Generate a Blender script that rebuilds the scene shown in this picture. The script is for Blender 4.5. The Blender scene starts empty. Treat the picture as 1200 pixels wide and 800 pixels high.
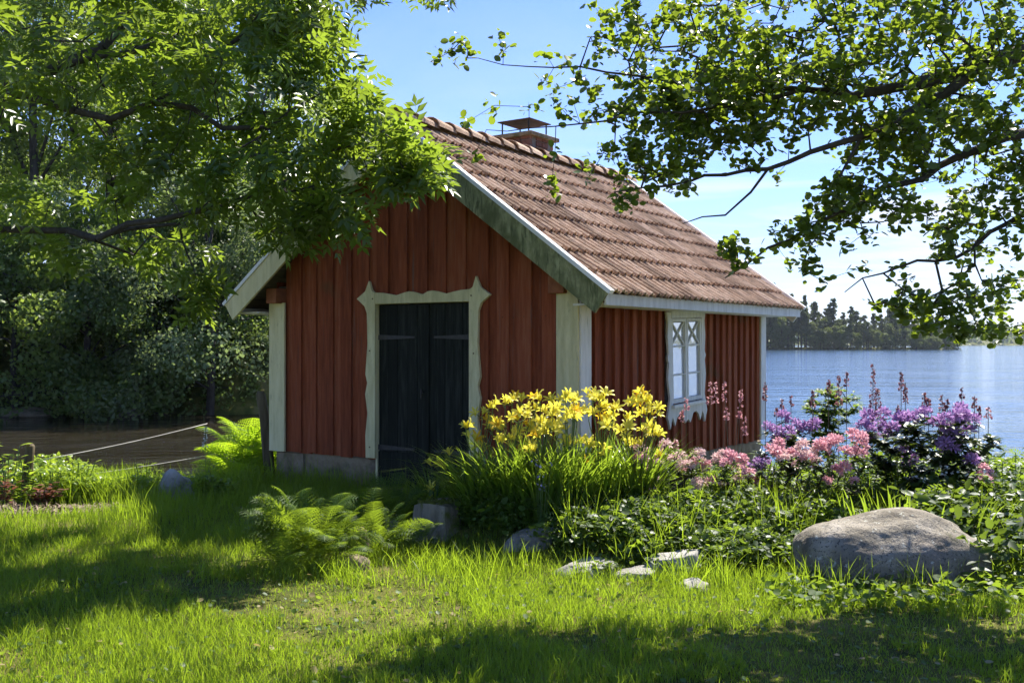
import bpy, math, random
import numpy as np
from mathutils import Vector, noise as mnoise
SC = bpy.context.scene
R = math.radians
rng = np.random.default_rng(7)
random.seed(7)

# ------------------------------------------------------------------ camera, sky, sun, exposure
CAMZ = 1.6
cam_d = bpy.data.cameras.new('camera'); cam = bpy.data.objects.new('camera', cam_d)
SC.collection.objects.link(cam); SC.camera = cam
cam_d.lens = 36; cam_d.sensor_width = 36; cam_d.clip_start = 0.05; cam_d.clip_end = 9000
cam.location = (0, 0, CAMZ); cam.rotation_euler = (R(90.1), 0, 0)
SUN_AZ, SUN_EL = 33.0, 55.0            # azimuth clockwise from +Y (straight ahead)
SC.view_settings.view_transform = 'Standard'; SC.view_settings.look = 'None'
SC.view_settings.exposure = 1.65; SC.view_settings.gamma = 1
world = bpy.data.worlds.new('World'); SC.world = world; world.use_nodes = True
nt = world.node_tree; nt.nodes.clear()
def WN(t, **k):
    n = nt.nodes.new(t)
    for a, b in k.items(): setattr(n, a, b)
    return n
sky = WN('ShaderNodeTexSky', sky_type='NISHITA', sun_disc=False)
sky.sun_elevation = R(SUN_EL); sky.sun_rotation = R(SUN_AZ); sky.air_density = 1.0; sky.dust_density = 0.3; sky.ozone_density = 2.5
tc = WN('ShaderNodeTexCoord'); sep = WN('ShaderNodeSeparateXYZ'); nt.links.new(tc.outputs['Generated'], sep.inputs[0])
mx = WN('ShaderNodeMath', operation='MAXIMUM'); mx.inputs[1].default_value = 0.03; nt.links.new(sep.outputs[2], mx.inputs[0])
def wdiv(o):
    d = WN('ShaderNodeMath', operation='DIVIDE'); nt.links.new(o, d.inputs[0]); nt.links.new(mx.outputs[0], d.inputs[1]); return d.outputs[0]
cmb = WN('ShaderNodeCombineXYZ'); nt.links.new(wdiv(sep.outputs[0]), cmb.inputs[0]); nt.links.new(wdiv(sep.outputs[1]), cmb.inputs[1])
cn = WN('ShaderNodeTexNoise'); cn.inputs['Scale'].default_value = 0.42; cn.inputs['Detail'].default_value = 8; cn.inputs['Roughness'].default_value = 0.55; cn.inputs['Distortion'].default_value = 0.6
nt.links.new(cmb.outputs[0], cn.inputs['Vector'])
cr = WN('ShaderNodeValToRGB'); cr.color_ramp.elements[0].position = 0.46; cr.color_ramp.elements[1].position = 0.66
nt.links.new(cn.outputs['Fac'], cr.inputs[0])
low = WN('ShaderNodeMapRange'); low.inputs['From Min'].default_value = 0.34; low.inputs['From Max'].default_value = 0.04
low.inputs['To Min'].default_value = 0.0; low.inputs['To Max'].default_value = 1.0; nt.links.new(sep.outputs[2], low.inputs['Value'])
lowm = WN('ShaderNodeMath', operation='MULTIPLY'); nt.links.new(low.outputs[0], lowm.inputs[0]); nt.links.new(cr.outputs[0], lowm.inputs[1])
hz0 = WN('ShaderNodeMath', operation='POWER'); nt.links.new(low.outputs[0], hz0.inputs[0]); hz0.inputs[1].default_value = 2.2
hz1 = WN('ShaderNodeMath', operation='MULTIPLY'); nt.links.new(hz0.outputs[0], hz1.inputs[0]); hz1.inputs[1].default_value = 0.28
addm = WN('ShaderNodeMath', operation='ADD', use_clamp=True); nt.links.new(lowm.outputs[0], addm.inputs[0]); nt.links.new(hz1.outputs[0], addm.inputs[1])
skt = WN('ShaderNodeMix', data_type='RGBA', blend_type='MULTIPLY'); skt.inputs[0].default_value = 1.0
nt.links.new(sky.outputs[0], skt.inputs[6]); skt.inputs[7].default_value = (0.58, 0.70, 1.08, 1)
wm = WN('ShaderNodeMix', data_type='RGBA'); nt.links.new(addm.outputs[0], wm.inputs[0]); nt.links.new(skt.outputs[2], wm.inputs[6]); wm.inputs[7].default_value = (4.8, 5.15, 5.9, 1)
bg = WN('ShaderNodeBackground'); bg.inputs[1].default_value = 0.069
wo = WN('ShaderNodeOutputWorld'); nt.links.new(wm.outputs[2], bg.inputs[0]); nt.links.new(bg.outputs[0], wo.inputs[0])
sun_d = bpy.data.lights.new('sun', 'SUN'); sun = bpy.data.objects.new('sun', sun_d); SC.collection.objects.link(sun)
sun_d.energy = 3.9; sun_d.angle = R(0.5); sun_d.color = (1.0, 0.95, 0.86)
SD = Vector((math.sin(R(SUN_AZ))*math.cos(R(SUN_EL)), math.cos(R(SUN_AZ))*math.cos(R(SUN_EL)), math.sin(R(SUN_EL))))
sun.rotation_euler = SD.to_track_quat('Z', 'Y').to_euler()
SC.cycles.max_bounces = 6; SC.cycles.diffuse_bounces = 3; SC.cycles.transmission_bounces = 4; SC.cycles.transparent_max_bounces = 4
SC.cycles.sample_clamp_indirect = 4.0; SC.cycles.use_adaptive_sampling = True; SC.cycles.adaptive_threshold = 0.02

# ------------------------------------------------------------------ helpers
def W(px, py, d):
    """point seen at that place of the 1200x800 photograph, d metres ahead of the camera"""
    return np.array([(px-600)/1200*d, d, CAMZ-(py-402)/1200*d])
def tag(o, label=None, cat=None, group=None, kind=None):
    if label: o['label'] = label
    if cat: o['category'] = cat
    if group: o['group'] = group
    if kind: o['kind'] = kind
    return o
def empty(name, loc=(0, 0, 0), rz=0.0):
    o = bpy.data.objects.new(name, None); o.empty_display_size = 0.2
    SC.collection.objects.link(o); o.location = loc; o.rotation_euler = (0, 0, rz); return o
def link(name, me, parent=None, loc=(0, 0, 0), rot=(0, 0, 0), sc=1.0):
    o = bpy.data.objects.new(name, me); SC.collection.objects.link(o)
    o.location = [float(v) for v in loc]; o.rotation_euler = [float(v) for v in rot]
    o.scale = (sc, sc, sc) if np.isscalar(sc) else sc
    if parent is not None: o.parent = parent
    return o
def mesh_np(name, V, F, mat=None, tint=None, smooth=False):
    """V (n,3), F (m,k) all faces with k corners"""
    V = np.ascontiguousarray(V, dtype=np.float32); F = np.ascontiguousarray(F, dtype=np.int32)
    me = bpy.data.meshes.new(name); m, k = F.shape
    me.vertices.add(len(V)); me.vertices.foreach_set('co', V.ravel())
    me.loops.add(m*k); me.loops.foreach_set('vertex_index', F.ravel())
    me.polygons.add(m); me.polygons.foreach_set('loop_start', np.arange(0, m*k, k, dtype=np.int32))
    try: me.polygons.foreach_set('loop_total', np.full(m, k, dtype=np.int32))
    except Exception: pass
    if smooth: me.polygons.foreach_set('use_smooth', np.ones(m, dtype=bool))
    me.update(calc_edges=True)
    if tint is not None:
        a = me.attributes.new('tint', 'FLOAT', 'POINT'); a.data.foreach_set('value', np.ascontiguousarray(tint, dtype=np.float32))
    if mat: me.materials.append(mat)
    return me
class MB:
    """collects vertices and polygons, builds one mesh"""
    def __init__(s): s.v = []; s.f = []
    def add(s, vs, fs):
        b = len(s.v); s.v += [tuple(map(float, v)) for v in vs]; s.f += [tuple(b+i for i in f) for f in fs]
    def box(s, x0, x1, y0, y1, z0, z1):
        s.add([(x0,y0,z0),(x1,y0,z0),(x1,y1,z0),(x0,y1,z0),(x0,y0,z1),(x1,y0,z1),(x1,y1,z1),(x0,y1,z1)],
              [(0,3,2,1),(4,5,6,7),(0,1,5,4),(1,2,6,5),(2,3,7,6),(3,0,4,7)])
    def prism(s, poly, axis, a, b):
        """poly: 2D outline (counter-clockwise) extruded along axis from a to b"""
        n = len(poly)
        def p(q, t): return {'x': (t, q[0], q[1]), 'y': (q[0], t, q[1]), 'z': (q[0], q[1], t)}[axis]
        vs = [p(q, a) for q in poly]+[p(q, b) for q in poly]
        fs = [tuple(range(n)), tuple(range(2*n-1, n-1, -1))]+[(i, i+n, (i+1) % n+n, (i+1) % n) for i in range(n)]
        s.add(vs, fs)
    def tube(s, pts, rad, n=6, cap=True):
        pts = [Vector([float(c) for c in p]) for p in pts]; rings = []
        if np.isscalar(rad): rad = [rad]*len(pts)
        base = len(s.v); ref = Vector((0.3, 0.2, 0.93))
        for i, p in enumerate(pts):
            t = (pts[min(i+1, len(pts)-1)]-pts[max(i-1, 0)]).normalized()
            a = t.cross(ref)
            if a.length < 1e-3: a = t.cross(Vector((1, 0, 0)))
            a.normalize(); b = t.cross(a)
            for j in range(n):
                w = 2*math.pi*j/n; s.v.append(tuple(p+(a*math.cos(w)+b*math.sin(w))*float(rad[i])))
        for i in range(len(pts)-1):
            for j in range(n):
                s.f.append((base+i*n+j, base+i*n+(j+1) % n, base+(i+1)*n+(j+1) % n, base+(i+1)*n+j))
        if cap:
            s.f.append(tuple(base+j for j in range(n-1, -1, -1))); s.f.append(tuple(base+(len(pts)-1)*n+j for j in range(n)))
    def mesh(s, name, mat=None, smooth=False, bevel=0):
        me = bpy.data.meshes.new(name); me.from_pydata(s.v, [], s.f)
        import bmesh
        bm = bmesh.new(); bm.from_mesh(me); bmesh.ops.recalc_face_normals(bm, faces=bm.faces)
        if bevel: bmesh.ops.bevel(bm, geom=[e for e in bm.edges], offset=bevel, segments=1, affect='EDGES', profile=0.5)
        bm.to_mesh(me); bm.free()
        if smooth: me.polygons.foreach_set('use_smooth', np.ones(len(me.polygons), dtype=bool))
        if mat: me.materials.append(mat)
        me.update(); return me
    def build(s, name, mat=None, parent=None, smooth=False, bevel=0, **k): return link(name, s.mesh(name, mat, smooth, bevel), parent, **k)

# ------------------------------------------------------------------ materials
def newmat(name):
    m = bpy.data.materials.new(name); m.use_nodes = True; m.node_tree.nodes.clear(); return m, m.node_tree
def N(t, typ, **k):
    n = t.nodes.new(typ)
    for a, b in k.items(): setattr(n, a, b)
    return n
def col(c): return (c[0], c[1], c[2], 1)
def ramp(t, fac, stops):
    r = N(t, 'ShaderNodeValToRGB'); e = r.color_ramp.elements
    while len(e) < len(stops): e.new(0.5)
    for i, (p, c) in enumerate(stops): e[i].position = p; e[i].color = col(c)
    t.links.new(fac, r.inputs[0]); return r.outputs[0]
def noise(t, vec, scale, detail=4, rough=0.55, dist=0.0):
    n = N(t, 'ShaderNodeTexNoise'); n.inputs['Scale'].default_value = scale; n.inputs['Detail'].default_value = detail
    n.inputs['Roughness'].default_value = rough; n.inputs['Distortion'].default_value = dist
    if vec is not None: t.links.new(vec, n.inputs['Vector'])
    return n.outputs['Fac']
def mapping(t, scale=(1, 1, 1), obj=True, rot=(0, 0, 0)):
    tc = N(t, 'ShaderNodeTexCoord'); m = N(t, 'ShaderNodeMapping'); m.inputs['Scale'].default_value = scale; m.inputs['Rotation'].default_value = rot
    t.links.new(tc.outputs['Object' if obj else 'Generated'], m.inputs['Vector']); return m.outputs[0]
def mixc(t, fac, a, b, mode='MIX'):
    m = N(t, 'ShaderNodeMix', data_type='RGBA', blend_type=mode)
    if isinstance(fac, (int, float)): m.inputs[0].default_value = fac
    else: t.links.new(fac, m.inputs[0])
    for i, c in ((6, a), (7, b)):
        if isinstance(c, tuple): m.inputs[i].default_value = col(c)
        else: t.links.new(c, m.inputs[i])
    return m.outputs[2]
def out(t, sh): o = N(t, 'ShaderNodeOutputMaterial'); t.links.new(sh, o.inputs[0])
def math_(t, op, a, b, clamp=False):
    m = N(t, 'ShaderNodeMath', operation=op, use_clamp=clamp)
    for i, c in ((0, a), (1, b)):
        if isinstance(c, (int, float)): m.inputs[i].default_value = c
        else: t.links.new(c, m.inputs[i])
    return m.outputs[0]
def surf(name, stops, scale=4, stretch=(1, 1, 1), rough=0.75, bump=0.3, bscale=None, detail=6, spec=0.3, rand=0.0, extra=None, metallic=0.0, rand_col=None):
    """noise coloured surface with fine relief; rand shifts the tone per object"""
    m, t = newmat(name); v = mapping(t, stretch)
    oi = N(t, 'ShaderNodeObjectInfo')
    vv = N(t, 'ShaderNodeVectorMath', operation='ADD'); t.links.new(v, vv.inputs[0])
    sc = N(t, 'ShaderNodeVectorMath', operation='SCALE'); sc.inputs[0].default_value = (17, 31, 23); t.links.new(oi.outputs['Random'], sc.inputs['Scale'])
    t.links.new(sc.outputs[0], vv.inputs[1]); v = vv.outputs[0]
    f = noise(t, v, scale, detail, 0.6)
    f = math_(t, 'ADD', f, math_(t, 'MULTIPLY', math_(t, 'SUBTRACT', oi.outputs['Random'], 0.5), rand))
    c = ramp(t, f, stops)
    if extra:
        for (es, lo, hi, ec, estr) in extra:
            e = noise(t, mapping(t, estr), es, 5, 0.6)
            k = N(t, 'ShaderNodeMapRange'); k.inputs['From Min'].default_value = lo; k.inputs['From Max'].default_value = hi; t.links.new(e, k.inputs['Value'])
            c = mixc(t, k.outputs[0], c, ec)
    p = N(t, 'ShaderNodeBsdfPrincipled'); t.links.new(c, p.inputs['Base Color']); p.inputs['Roughness'].default_value = rough
    p.inputs['Specular IOR Level'].default_value = spec; p.inputs['Metallic'].default_value = metallic
    if bump:
        b = N(t, 'ShaderNodeBump'); b.inputs['Strength'].default_value = bump; b.inputs['Distance'].default_value = 0.02
        t.links.new(noise(t, v, bscale or scale*4, 6, 0.65), b.inputs['Height']); t.links.new(b.outputs[0], p.inputs['Normal'])
    out(t, p.outputs[0]); return m
def leaf(name, dark, light, trans, tw=0.45, spec=0.5, rough=0.38, under=None):
    """thin leaf or petal: tinted diffuse front, light passing through, a waxy sheen"""
    m, t = newmat(name); a = N(t, 'ShaderNodeAttribute', attribute_name='tint')
    c = mixc(t, a.outputs['Fac'], dark, light)
    p = N(t, 'ShaderNodeBsdfPrincipled'); t.links.new(c, p.inputs['Base Color']); p.inputs['Roughness'].default_value = rough; p.inputs['Specular IOR Level'].default_value = spec
    tr = N(t, 'ShaderNodeBsdfTranslucent')
    tcx = mixc(t, a.outputs['Fac'], tuple(x*0.72 for x in trans), trans); t.links.new(tcx, tr.inputs['Color'])
    mxs = N(t, 'ShaderNodeMixShader'); mxs.inputs[0].default_value = tw
    t.links.new(p.outputs[0], mxs.inputs[1]); t.links.new(tr.outputs[0], mxs.inputs[2]); out(t, mxs.outputs[0]); return m
M = {}
M['red'] = surf('falu_red_board', [(0.3, (0.18, 0.044, 0.019)), (0.55, (0.28, 0.073, 0.031)), (0.75, (0.33, 0.11, 0.055))], 3, (9, 9, 0.8), 0.85, 0.5, 14, rand=0.3, spec=0.15,
                extra=[(2.2, 0.60, 0.82, (0.17, 0.12, 0.10), (10, 10, 0.5)), (1.1, 0.62, 0.8, (0.10, 0.10, 0.05), (1, 1, 1))])
M['white'] = surf('weathered_white_paint', [(0.3, (0.56, 0.53, 0.46)), (0.6, (0.72, 0.69, 0.62)), (0.8, (0.78, 0.755, 0.69))], 3, (6, 6, 1), 0.6, 0.25, 20, rand=0.2,
                  extra=[(6, 0.64, 0.8, (0.34, 0.33, 0.26), (4, 4, 0.6))])
M['bounce_white'] = surf('bounce_tinted_white_paint', [(0.3, (0.52, 0.47, 0.25)), (0.6, (0.70, 0.64, 0.37)), (0.8, (0.76, 0.70, 0.45))], 3, (6, 6, 1), 0.65, 0.25, 20, rand=0.2,  # white paint with the grass's yellow-green bounce light mixed into its colour
                  extra=[(7, 0.62, 0.8, (0.27, 0.27, 0.17), (3, 3, 0.7))])
M['mossboard'] = surf('green_algae_on_white_board', [(0.25, (0.10, 0.115, 0.05)), (0.45, (0.22, 0.23, 0.11)), (0.62, (0.36, 0.36, 0.19)), (0.8, (0.45, 0.44, 0.27))], 5, (3, 3, 1.0), 0.8, 0.4, 18,
                  extra=[(5, 0.52, 0.66, (0.09, 0.10, 0.045), (7, 7, 1.2)), (2.5, 0.5, 0.62, (0.13, 0.14, 0.06), (1, 1, 1))])
M['strip'] = surf('white_painted_sheet_metal', [(0.3, (0.74, 0.74, 0.73)), (0.7, (0.82, 0.82, 0.81))], 3, rough=0.4, bump=0.05)
M['door'] = surf('tarred_door_board', [(0.3, (0.006, 0.0075, 0.0055)), (0.55, (0.012, 0.015, 0.011)), (0.7, (0.028, 0.032, 0.025))], 4, (8, 8, 0.7), 0.7, 0.4, 14, rand=0.2, spec=0.15)
M['iron'] = surf('black_iron', [(0.3, (0.02, 0.02, 0.02)), (0.7, (0.05, 0.045, 0.04))], 20, rough=0.5, bump=0.3, spec=0.4)
M['nail'] = surf('rusty_nail', [(0.3, (0.05, 0.03, 0.02)), (0.7, (0.12, 0.06, 0.03))], 20, rough=0.7, bump=0)
M['tile'] = surf('old_clay_tile', [(0.25, (0.24, 0.155, 0.10)), (0.5, (0.43, 0.29, 0.195)), (0.75, (0.56, 0.41, 0.30))], 6, (1, 1, 1), 0.85, 0.5, 60, rand=0.42, spec=0.2,
                 extra=[(14, 0.56, 0.72, (0.16, 0.13, 0.11), (1, 1, 1)), (1.6, 0.60, 0.72, (0.15, 0.15, 0.08), (1, 1, 1)), (30, 0.66, 0.74, (0.42, 0.38, 0.33), (1, 1, 1))])
M['brick'] = surf('chimney_brick', [(0.3, (0.16, 0.07, 0.05)), (0.7, (0.28, 0.13, 0.09))], 8, rough=0.9, bump=0.5, rand=0.5)
M['mortar'] = surf('mortar', [(0.3, (0.16, 0.14, 0.12)), (0.7, (0.24, 0.21, 0.19))], 20, rough=0.95, bump=0.4)
M['rust'] = surf('rusty_sheet', [(0.3, (0.06, 0.03, 0.02)), (0.7, (0.13, 0.07, 0.05))], 8, rough=0.7, bump=0.2)
M['wood'] = surf('raw_board', [(0.3, (0.11, 0.085, 0.06)), (0.6, (0.20, 0.165, 0.115)), (0.8, (0.27, 0.23, 0.17))], 3, (10, 1, 10), 0.85, 0.4, 14, rand=0.3)
M['redblock'] = surf('reddish_beam_end', [(0.3, (0.20, 0.07, 0.035)), (0.6, (0.32, 0.12, 0.06)), (0.8, (0.36, 0.16, 0.09))], 8, (1, 1, 1), 0.85, 0.4, 30)
M['granite'] = surf('granite_block', [(0.25, (0.15, 0.11, 0.06)), (0.5, (0.27, 0.21, 0.135)), (0.75, (0.38, 0.31, 0.22))], 6, rough=0.9, bump=0.6, bscale=26, rand=0.2,
                    extra=[(3, 0.55, 0.72, (0.07, 0.09, 0.035), (1, 1, 1))])
M['boulder'] = surf('lichened_boulder', [(0.32, (0.13, 0.11, 0.08)), (0.5, (0.24, 0.21, 0.16)), (0.66, (0.36, 0.32, 0.26))], 4.2, rough=0.92, bump=0.9, bscale=30, spec=0.25,
                    extra=[(1.3, 0.56, 0.75, (0.20, 0.15, 0.12), (1, 1, 1)), (60, 0.57, 0.62, (0.085, 0.08, 0.07), (1, 1, 1)), (20, 0.62, 0.655, (0.42, 0.41, 0.34), (1, 1, 1)), (2.6, 0.60, 0.70, (0.10, 0.11, 0.045), (1, 1, 1))])
M['stone'] = surf('pale_field_stone', [(0.3, (0.18, 0.165, 0.14)), (0.5, (0.30, 0.28, 0.25)), (0.7, (0.42, 0.40, 0.37))], 5, rough=0.92, bump=0.8, bscale=30, rand=0.3, spec=0.2,
                  extra=[(6, 0.58, 0.68, (0.10, 0.12, 0.04), (1, 1, 1))])
M['bark'] = surf('bark', [(0.3, (0.035, 0.030, 0.024)), (0.6, (0.075, 0.066, 0.055)), (0.8, (0.13, 0.12, 0.10))], 6, (2, 2, 0.6), 0.95, 0.9, 22)
M['twig'] = surf('twig_bark', [(0.3, (0.03, 0.025, 0.018)), (0.7, (0.085, 0.07, 0.05))], 10, rough=0.9, bump=0.2)
M['stump'] = surf('stump_wood', [(0.3, (0.14, 0.12, 0.08)), (0.6, (0.30, 0.26, 0.19)), (0.8, (0.42, 0.37, 0.29))], 5, (3, 3, 0.6), 0.95, 0.9, 30,
                  extra=[(5, 0.5, 0.62, (0.13, 0.15, 0.02), (1, 1, 1))])
M['stake'] = surf('weathered_stake', [(0.3, (0.06, 0.045, 0.025)), (0.7, (0.15, 0.12, 0.07))], 6, (3, 3, 0.4), 0.9, 0.6, 20)
M['pale'] = surf('bleached_pole', [(0.3, (0.40, 0.38, 0.34)), (0.7, (0.60, 0.58, 0.53))], 8, rough=0.7, bump=0.2)
M['stem'] = leaf('stem_green', (0.07, 0.12, 0.03), (0.12, 0.18, 0.05), (0.2, 0.3, 0.05), 0.15)
M['stemred'] = leaf('stem_reddish', (0.12, 0.08, 0.05), (0.20, 0.14, 0.09), (0.25, 0.2, 0.1), 0.15)
M['ash'] = leaf('ash_leaf', (0.022, 0.050, 0.010), (0.090, 0.145, 0.022), (0.36, 0.50, 0.04), 0.44, 0.5, 0.33)
M['alder'] = leaf('alder_leaf', (0.022, 0.046, 0.010), (0.065, 0.11, 0.02), (0.36, 0.48, 0.03), 0.46, 0.5, 0.36)
M['bank'] = leaf('bank_tree_leaf', (0.065, 0.105, 0.024), (0.18, 0.24, 0.06), (0.42, 0.56, 0.08), 0.46, 0.4, 0.5)
M['pine'] = leaf('pine_needles', (0.030, 0.048, 0.018), (0.10, 0.13, 0.042), (0.16, 0.21, 0.04), 0.3, 0.3, 0.5)
M['birch'] = leaf('birch_crown_leaf', (0.07, 0.095, 0.03), (0.16, 0.19, 0.06), (0.22, 0.28, 0.05), 0.35, 0.3, 0.5)
M['blade'] = leaf('grass_blade', (0.048, 0.095, 0.012), (0.150, 0.205, 0.024), (0.44, 0.62, 0.03), 0.52, 0.35, 0.42)
M['dry'] = leaf('dry_grass', (0.20, 0.16, 0.06), (0.34, 0.28, 0.12), (0.45, 0.36, 0.12), 0.35, 0.3, 0.6)
M['lily_leaf'] = leaf('daylily_leaf', (0.045, 0.095, 0.015), (0.12, 0.19, 0.03), (0.42, 0.60, 0.04), 0.45, 0.7, 0.28)
M['cover'] = leaf('ground_cover_leaf', (0.028, 0.062, 0.014), (0.09, 0.15, 0.03), (0.34, 0.48, 0.035), 0.45, 0.3, 0.5)
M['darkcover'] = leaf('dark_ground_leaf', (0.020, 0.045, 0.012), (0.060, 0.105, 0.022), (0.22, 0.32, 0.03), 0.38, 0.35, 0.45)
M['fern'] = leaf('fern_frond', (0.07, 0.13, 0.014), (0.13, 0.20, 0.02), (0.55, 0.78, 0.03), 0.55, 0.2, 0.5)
M['rhleaf'] = leaf('rhododendron_leaf', (0.022, 0.045, 0.012), (0.055, 0.085, 0.02), (0.16, 0.22, 0.02), 0.25, 0.6, 0.35)
M['yellow'] = leaf('yellow_petal', (0.82, 0.68, 0.05), (0.88, 0.80, 0.14), (0.97, 0.90, 0.10), 0.45, 0.3, 0.5)
M['orange'] = leaf('orange_yellow_petal', (0.80, 0.46, 0.02), (0.85, 0.56, 0.03), (0.95, 0.62, 0.03), 0.45, 0.3, 0.5)
M['purple'] = leaf('purple_petal', (0.26, 0.12, 0.36), (0.54, 0.34, 0.62), (0.56, 0.32, 0.62), 0.4, 0.3, 0.5)
M['pink'] = leaf('pink_petal', (0.62, 0.26, 0.34), (0.80, 0.50, 0.52), (0.85, 0.45, 0.50), 0.4, 0.3, 0.5)
M['palepink'] = leaf('pale_pink_petal', (0.66, 0.40, 0.40), (0.80, 0.62, 0.58), (0.85, 0.60, 0.58), 0.4, 0.3, 0.5)
M['rosespike'] = leaf('rose_spike_floret', (0.50, 0.20, 0.24), (0.78, 0.42, 0.42), (0.8, 0.42, 0.42), 0.35, 0.3, 0.5)
M['darkspike'] = leaf('maroon_spike_floret', (0.10, 0.035, 0.045), (0.34, 0.15, 0.17), (0.4, 0.18, 0.18), 0.3, 0.3, 0.5)
M['whitepetal'] = leaf('white_petal', (0.68, 0.70, 0.66), (0.8, 0.82, 0.78), (0.7, 0.75, 0.65), 0.3, 0.3, 0.5)
M['blue'] = leaf('blue_petal', (0.25, 0.25, 0.6), (0.4, 0.4, 0.75), (0.4, 0.4, 0.8), 0.3, 0.3, 0.5)
M['redleaf'] = leaf('reddish_leaf', (0.08, 0.035, 0.03), (0.22, 0.10, 0.07), (0.35, 0.12, 0.06), 0.35, 0.5, 0.35)
M['limeleaf'] = leaf('lime_leaf', (0.12, 0.20, 0.02), (0.22, 0.30, 0.03), (0.5, 0.65, 0.05), 0.45, 0.5, 0.35)

def glass_mat():
    m, t = newmat('old_window_glass'); g = N(t, 'ShaderNodeBsdfGlossy'); g.inputs['Roughness'].default_value = 0.02; g.inputs['Color'].default_value = (0.92, 0.95, 1, 1)
    b = N(t, 'ShaderNodeBump'); b.inputs['Strength'].default_value = 0.05; b.inputs['Distance'].default_value = 0.05; t.links.new(noise(t, mapping(t), 4, 1), b.inputs['Height']); t.links.new(b.outputs[0], g.inputs['Normal'])
    d = N(t, 'ShaderNodeBsdfDiffuse'); d.inputs['Color'].default_value = (0.46, 0.49, 0.53, 1)
    mm = N(t, 'ShaderNodeMixShader'); mm.inputs[0].default_value = 0.5; t.links.new(d.outputs[0], mm.inputs[1]); t.links.new(g.outputs[0], mm.inputs[2]); out(t, mm.outputs[0]); return m
M['glass'] = glass_mat()
def water_mat():
    m, t = newmat('lake_water'); tc = N(t, 'ShaderNodeTexCoord')
    p = N(t, 'ShaderNodeBsdfPrincipled'); p.inputs['Roughness'].default_value = 0.06; p.inputs['IOR'].default_value = 1.33; p.inputs['Specular IOR Level'].default_value = 0.5
    sp = N(t, 'ShaderNodeSeparateXYZ'); t.links.new(tc.outputs['Object'], sp.inputs[0])
    # shallow brown river to the left, open lake to the right and beyond
    k = N(t, 'ShaderNodeMapRange'); k.inputs['From Min'].default_value = -6; k.inputs['From Max'].default_value = 3; t.links.new(sp.outputs[0], k.inputs['Value'])
    c = mixc(t, k.outputs[0], (0.022, 0.018, 0.011), (0.055, 0.105, 0.175)); t.links.new(c, p.inputs['Base Color'])
    def wv(sx, sy, s, d):
        mp = N(t, 'ShaderNodeMapping'); mp.inputs['Scale'].default_value = (sx, sy, 1); t.links.new(tc.outputs['Object'], mp.inputs['Vector']); return noise(t, mp.outputs[0], s, d, 0.6, 0.3)
    big = wv(0.45, 1.0, 0.11, 9); small = wv(0.5, 1.3, 1.6, 3)
    h = math_(t, 'ADD', math_(t, 'MULTIPLY', big, 1.5), math_(t, 'MULTIPLY', small, 0.16))
    kb = N(t, 'ShaderNodeMapRange'); kb.inputs['From Min'].default_value = -6; kb.inputs['From Max'].default_value = 3; kb.inputs['To Min'].default_value = 2.6; kb.inputs['To Max'].default_value = 1.0
    t.links.new(sp.outputs[0], kb.inputs['Value']); h = math_(t, 'MULTIPLY', h, kb.outputs[0])
    b = N(t, 'ShaderNodeBump'); b.inputs['Distance'].default_value = 0.45
    st = N(t, 'ShaderNodeMapRange'); st.inputs['From Min'].default_value = -8; st.inputs['From Max'].default_value = 6; st.inputs['To Min'].default_value = 1.0; st.inputs['To Max'].default_value = 0.8
    t.links.new(sp.outputs[0], st.inputs['Value']); t.links.new(st.outputs[0], b.inputs['Strength'])
    t.links.new(h, b.inputs['Height']); t.links.new(b.outputs[0], p.inputs['Normal']); out(t, p.outputs[0]); return m
M['water'] = water_mat()

# ------------------------------------------------------------------ terrain
WATER = -0.6
EX = np.array([-60, -30, -8, -4.8, -3.9, -3.4, -2.3, 2.6, 3.4, 4.4, 5.5, 9, 30, 90.]); EY = np.array([10, 10.4, 10.9, 11.3, 11.5, 12.7, 15.6, 15.6, 13.4, 11.4, 10.4, 9.8, 9, 9.])
def sstep(t): t = np.clip(t, 0, 1); return t*t*(3-2*t)
def vnoise(x, y, s, seed=0.0):
    x = np.asarray(x, dtype=float)*s+seed*13.7; y = np.asarray(y, dtype=float)*s+seed*7.3
    return (np.sin(x*1.7+np.sin(y*1.3)*1.4)+np.sin(y*2.1+np.sin(x*0.9+1.0)*1.7)+np.sin((x+y)*1.15+2.0)*0.8)/2.8
def bed(x, y):
    """1 inside the planted bed that runs from the stump past the boulder"""
    front = np.interp(x, [-1.0, -0.4, 0.6, 1.6, 3.4, 8], [8.9, 8.0, 7.15, 6.9, 7.25, 7.3])
    return sstep((y-front)/0.35)*sstep((x+0.95)/0.3)*sstep((11.5-y)/0.5)
def gz(x, y):
    x = np.asarray(x, dtype=float); y = np.asarray(y, dtype=float)
    e = np.interp(x, EX, EY)
    z = -1.7*sstep((y-e)/1.8)-0.10*sstep((y-9.6)/2.0)*(x < -2.9)
    z = z+(0.025*vnoise(x, y, 1.1)+0.012*vnoise(x, y, 3.7, 2))*(y < e+0.5)+0.10*bed(x, y)
    yb = 32.0+0.25*np.maximum(0, x+9)**1.6+0.5*np.sin(x*0.9)
    z = np.maximum(z, -1.7+3.2*sstep((y-yb+2.0)/5.0)*(x < 6)*(y < 120))
    r = np.sqrt(((x-52)/104)**2+((y-357)/27)**2)
    z = np.maximum(z, -1.7+1.9*sstep((1.03-r)/0.10))
    z = np.maximum(z, -1.7+22*sstep((y-1000)/500))
    z = np.where(y < -5, np.maximum(z, 0), z)
    return z
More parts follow.
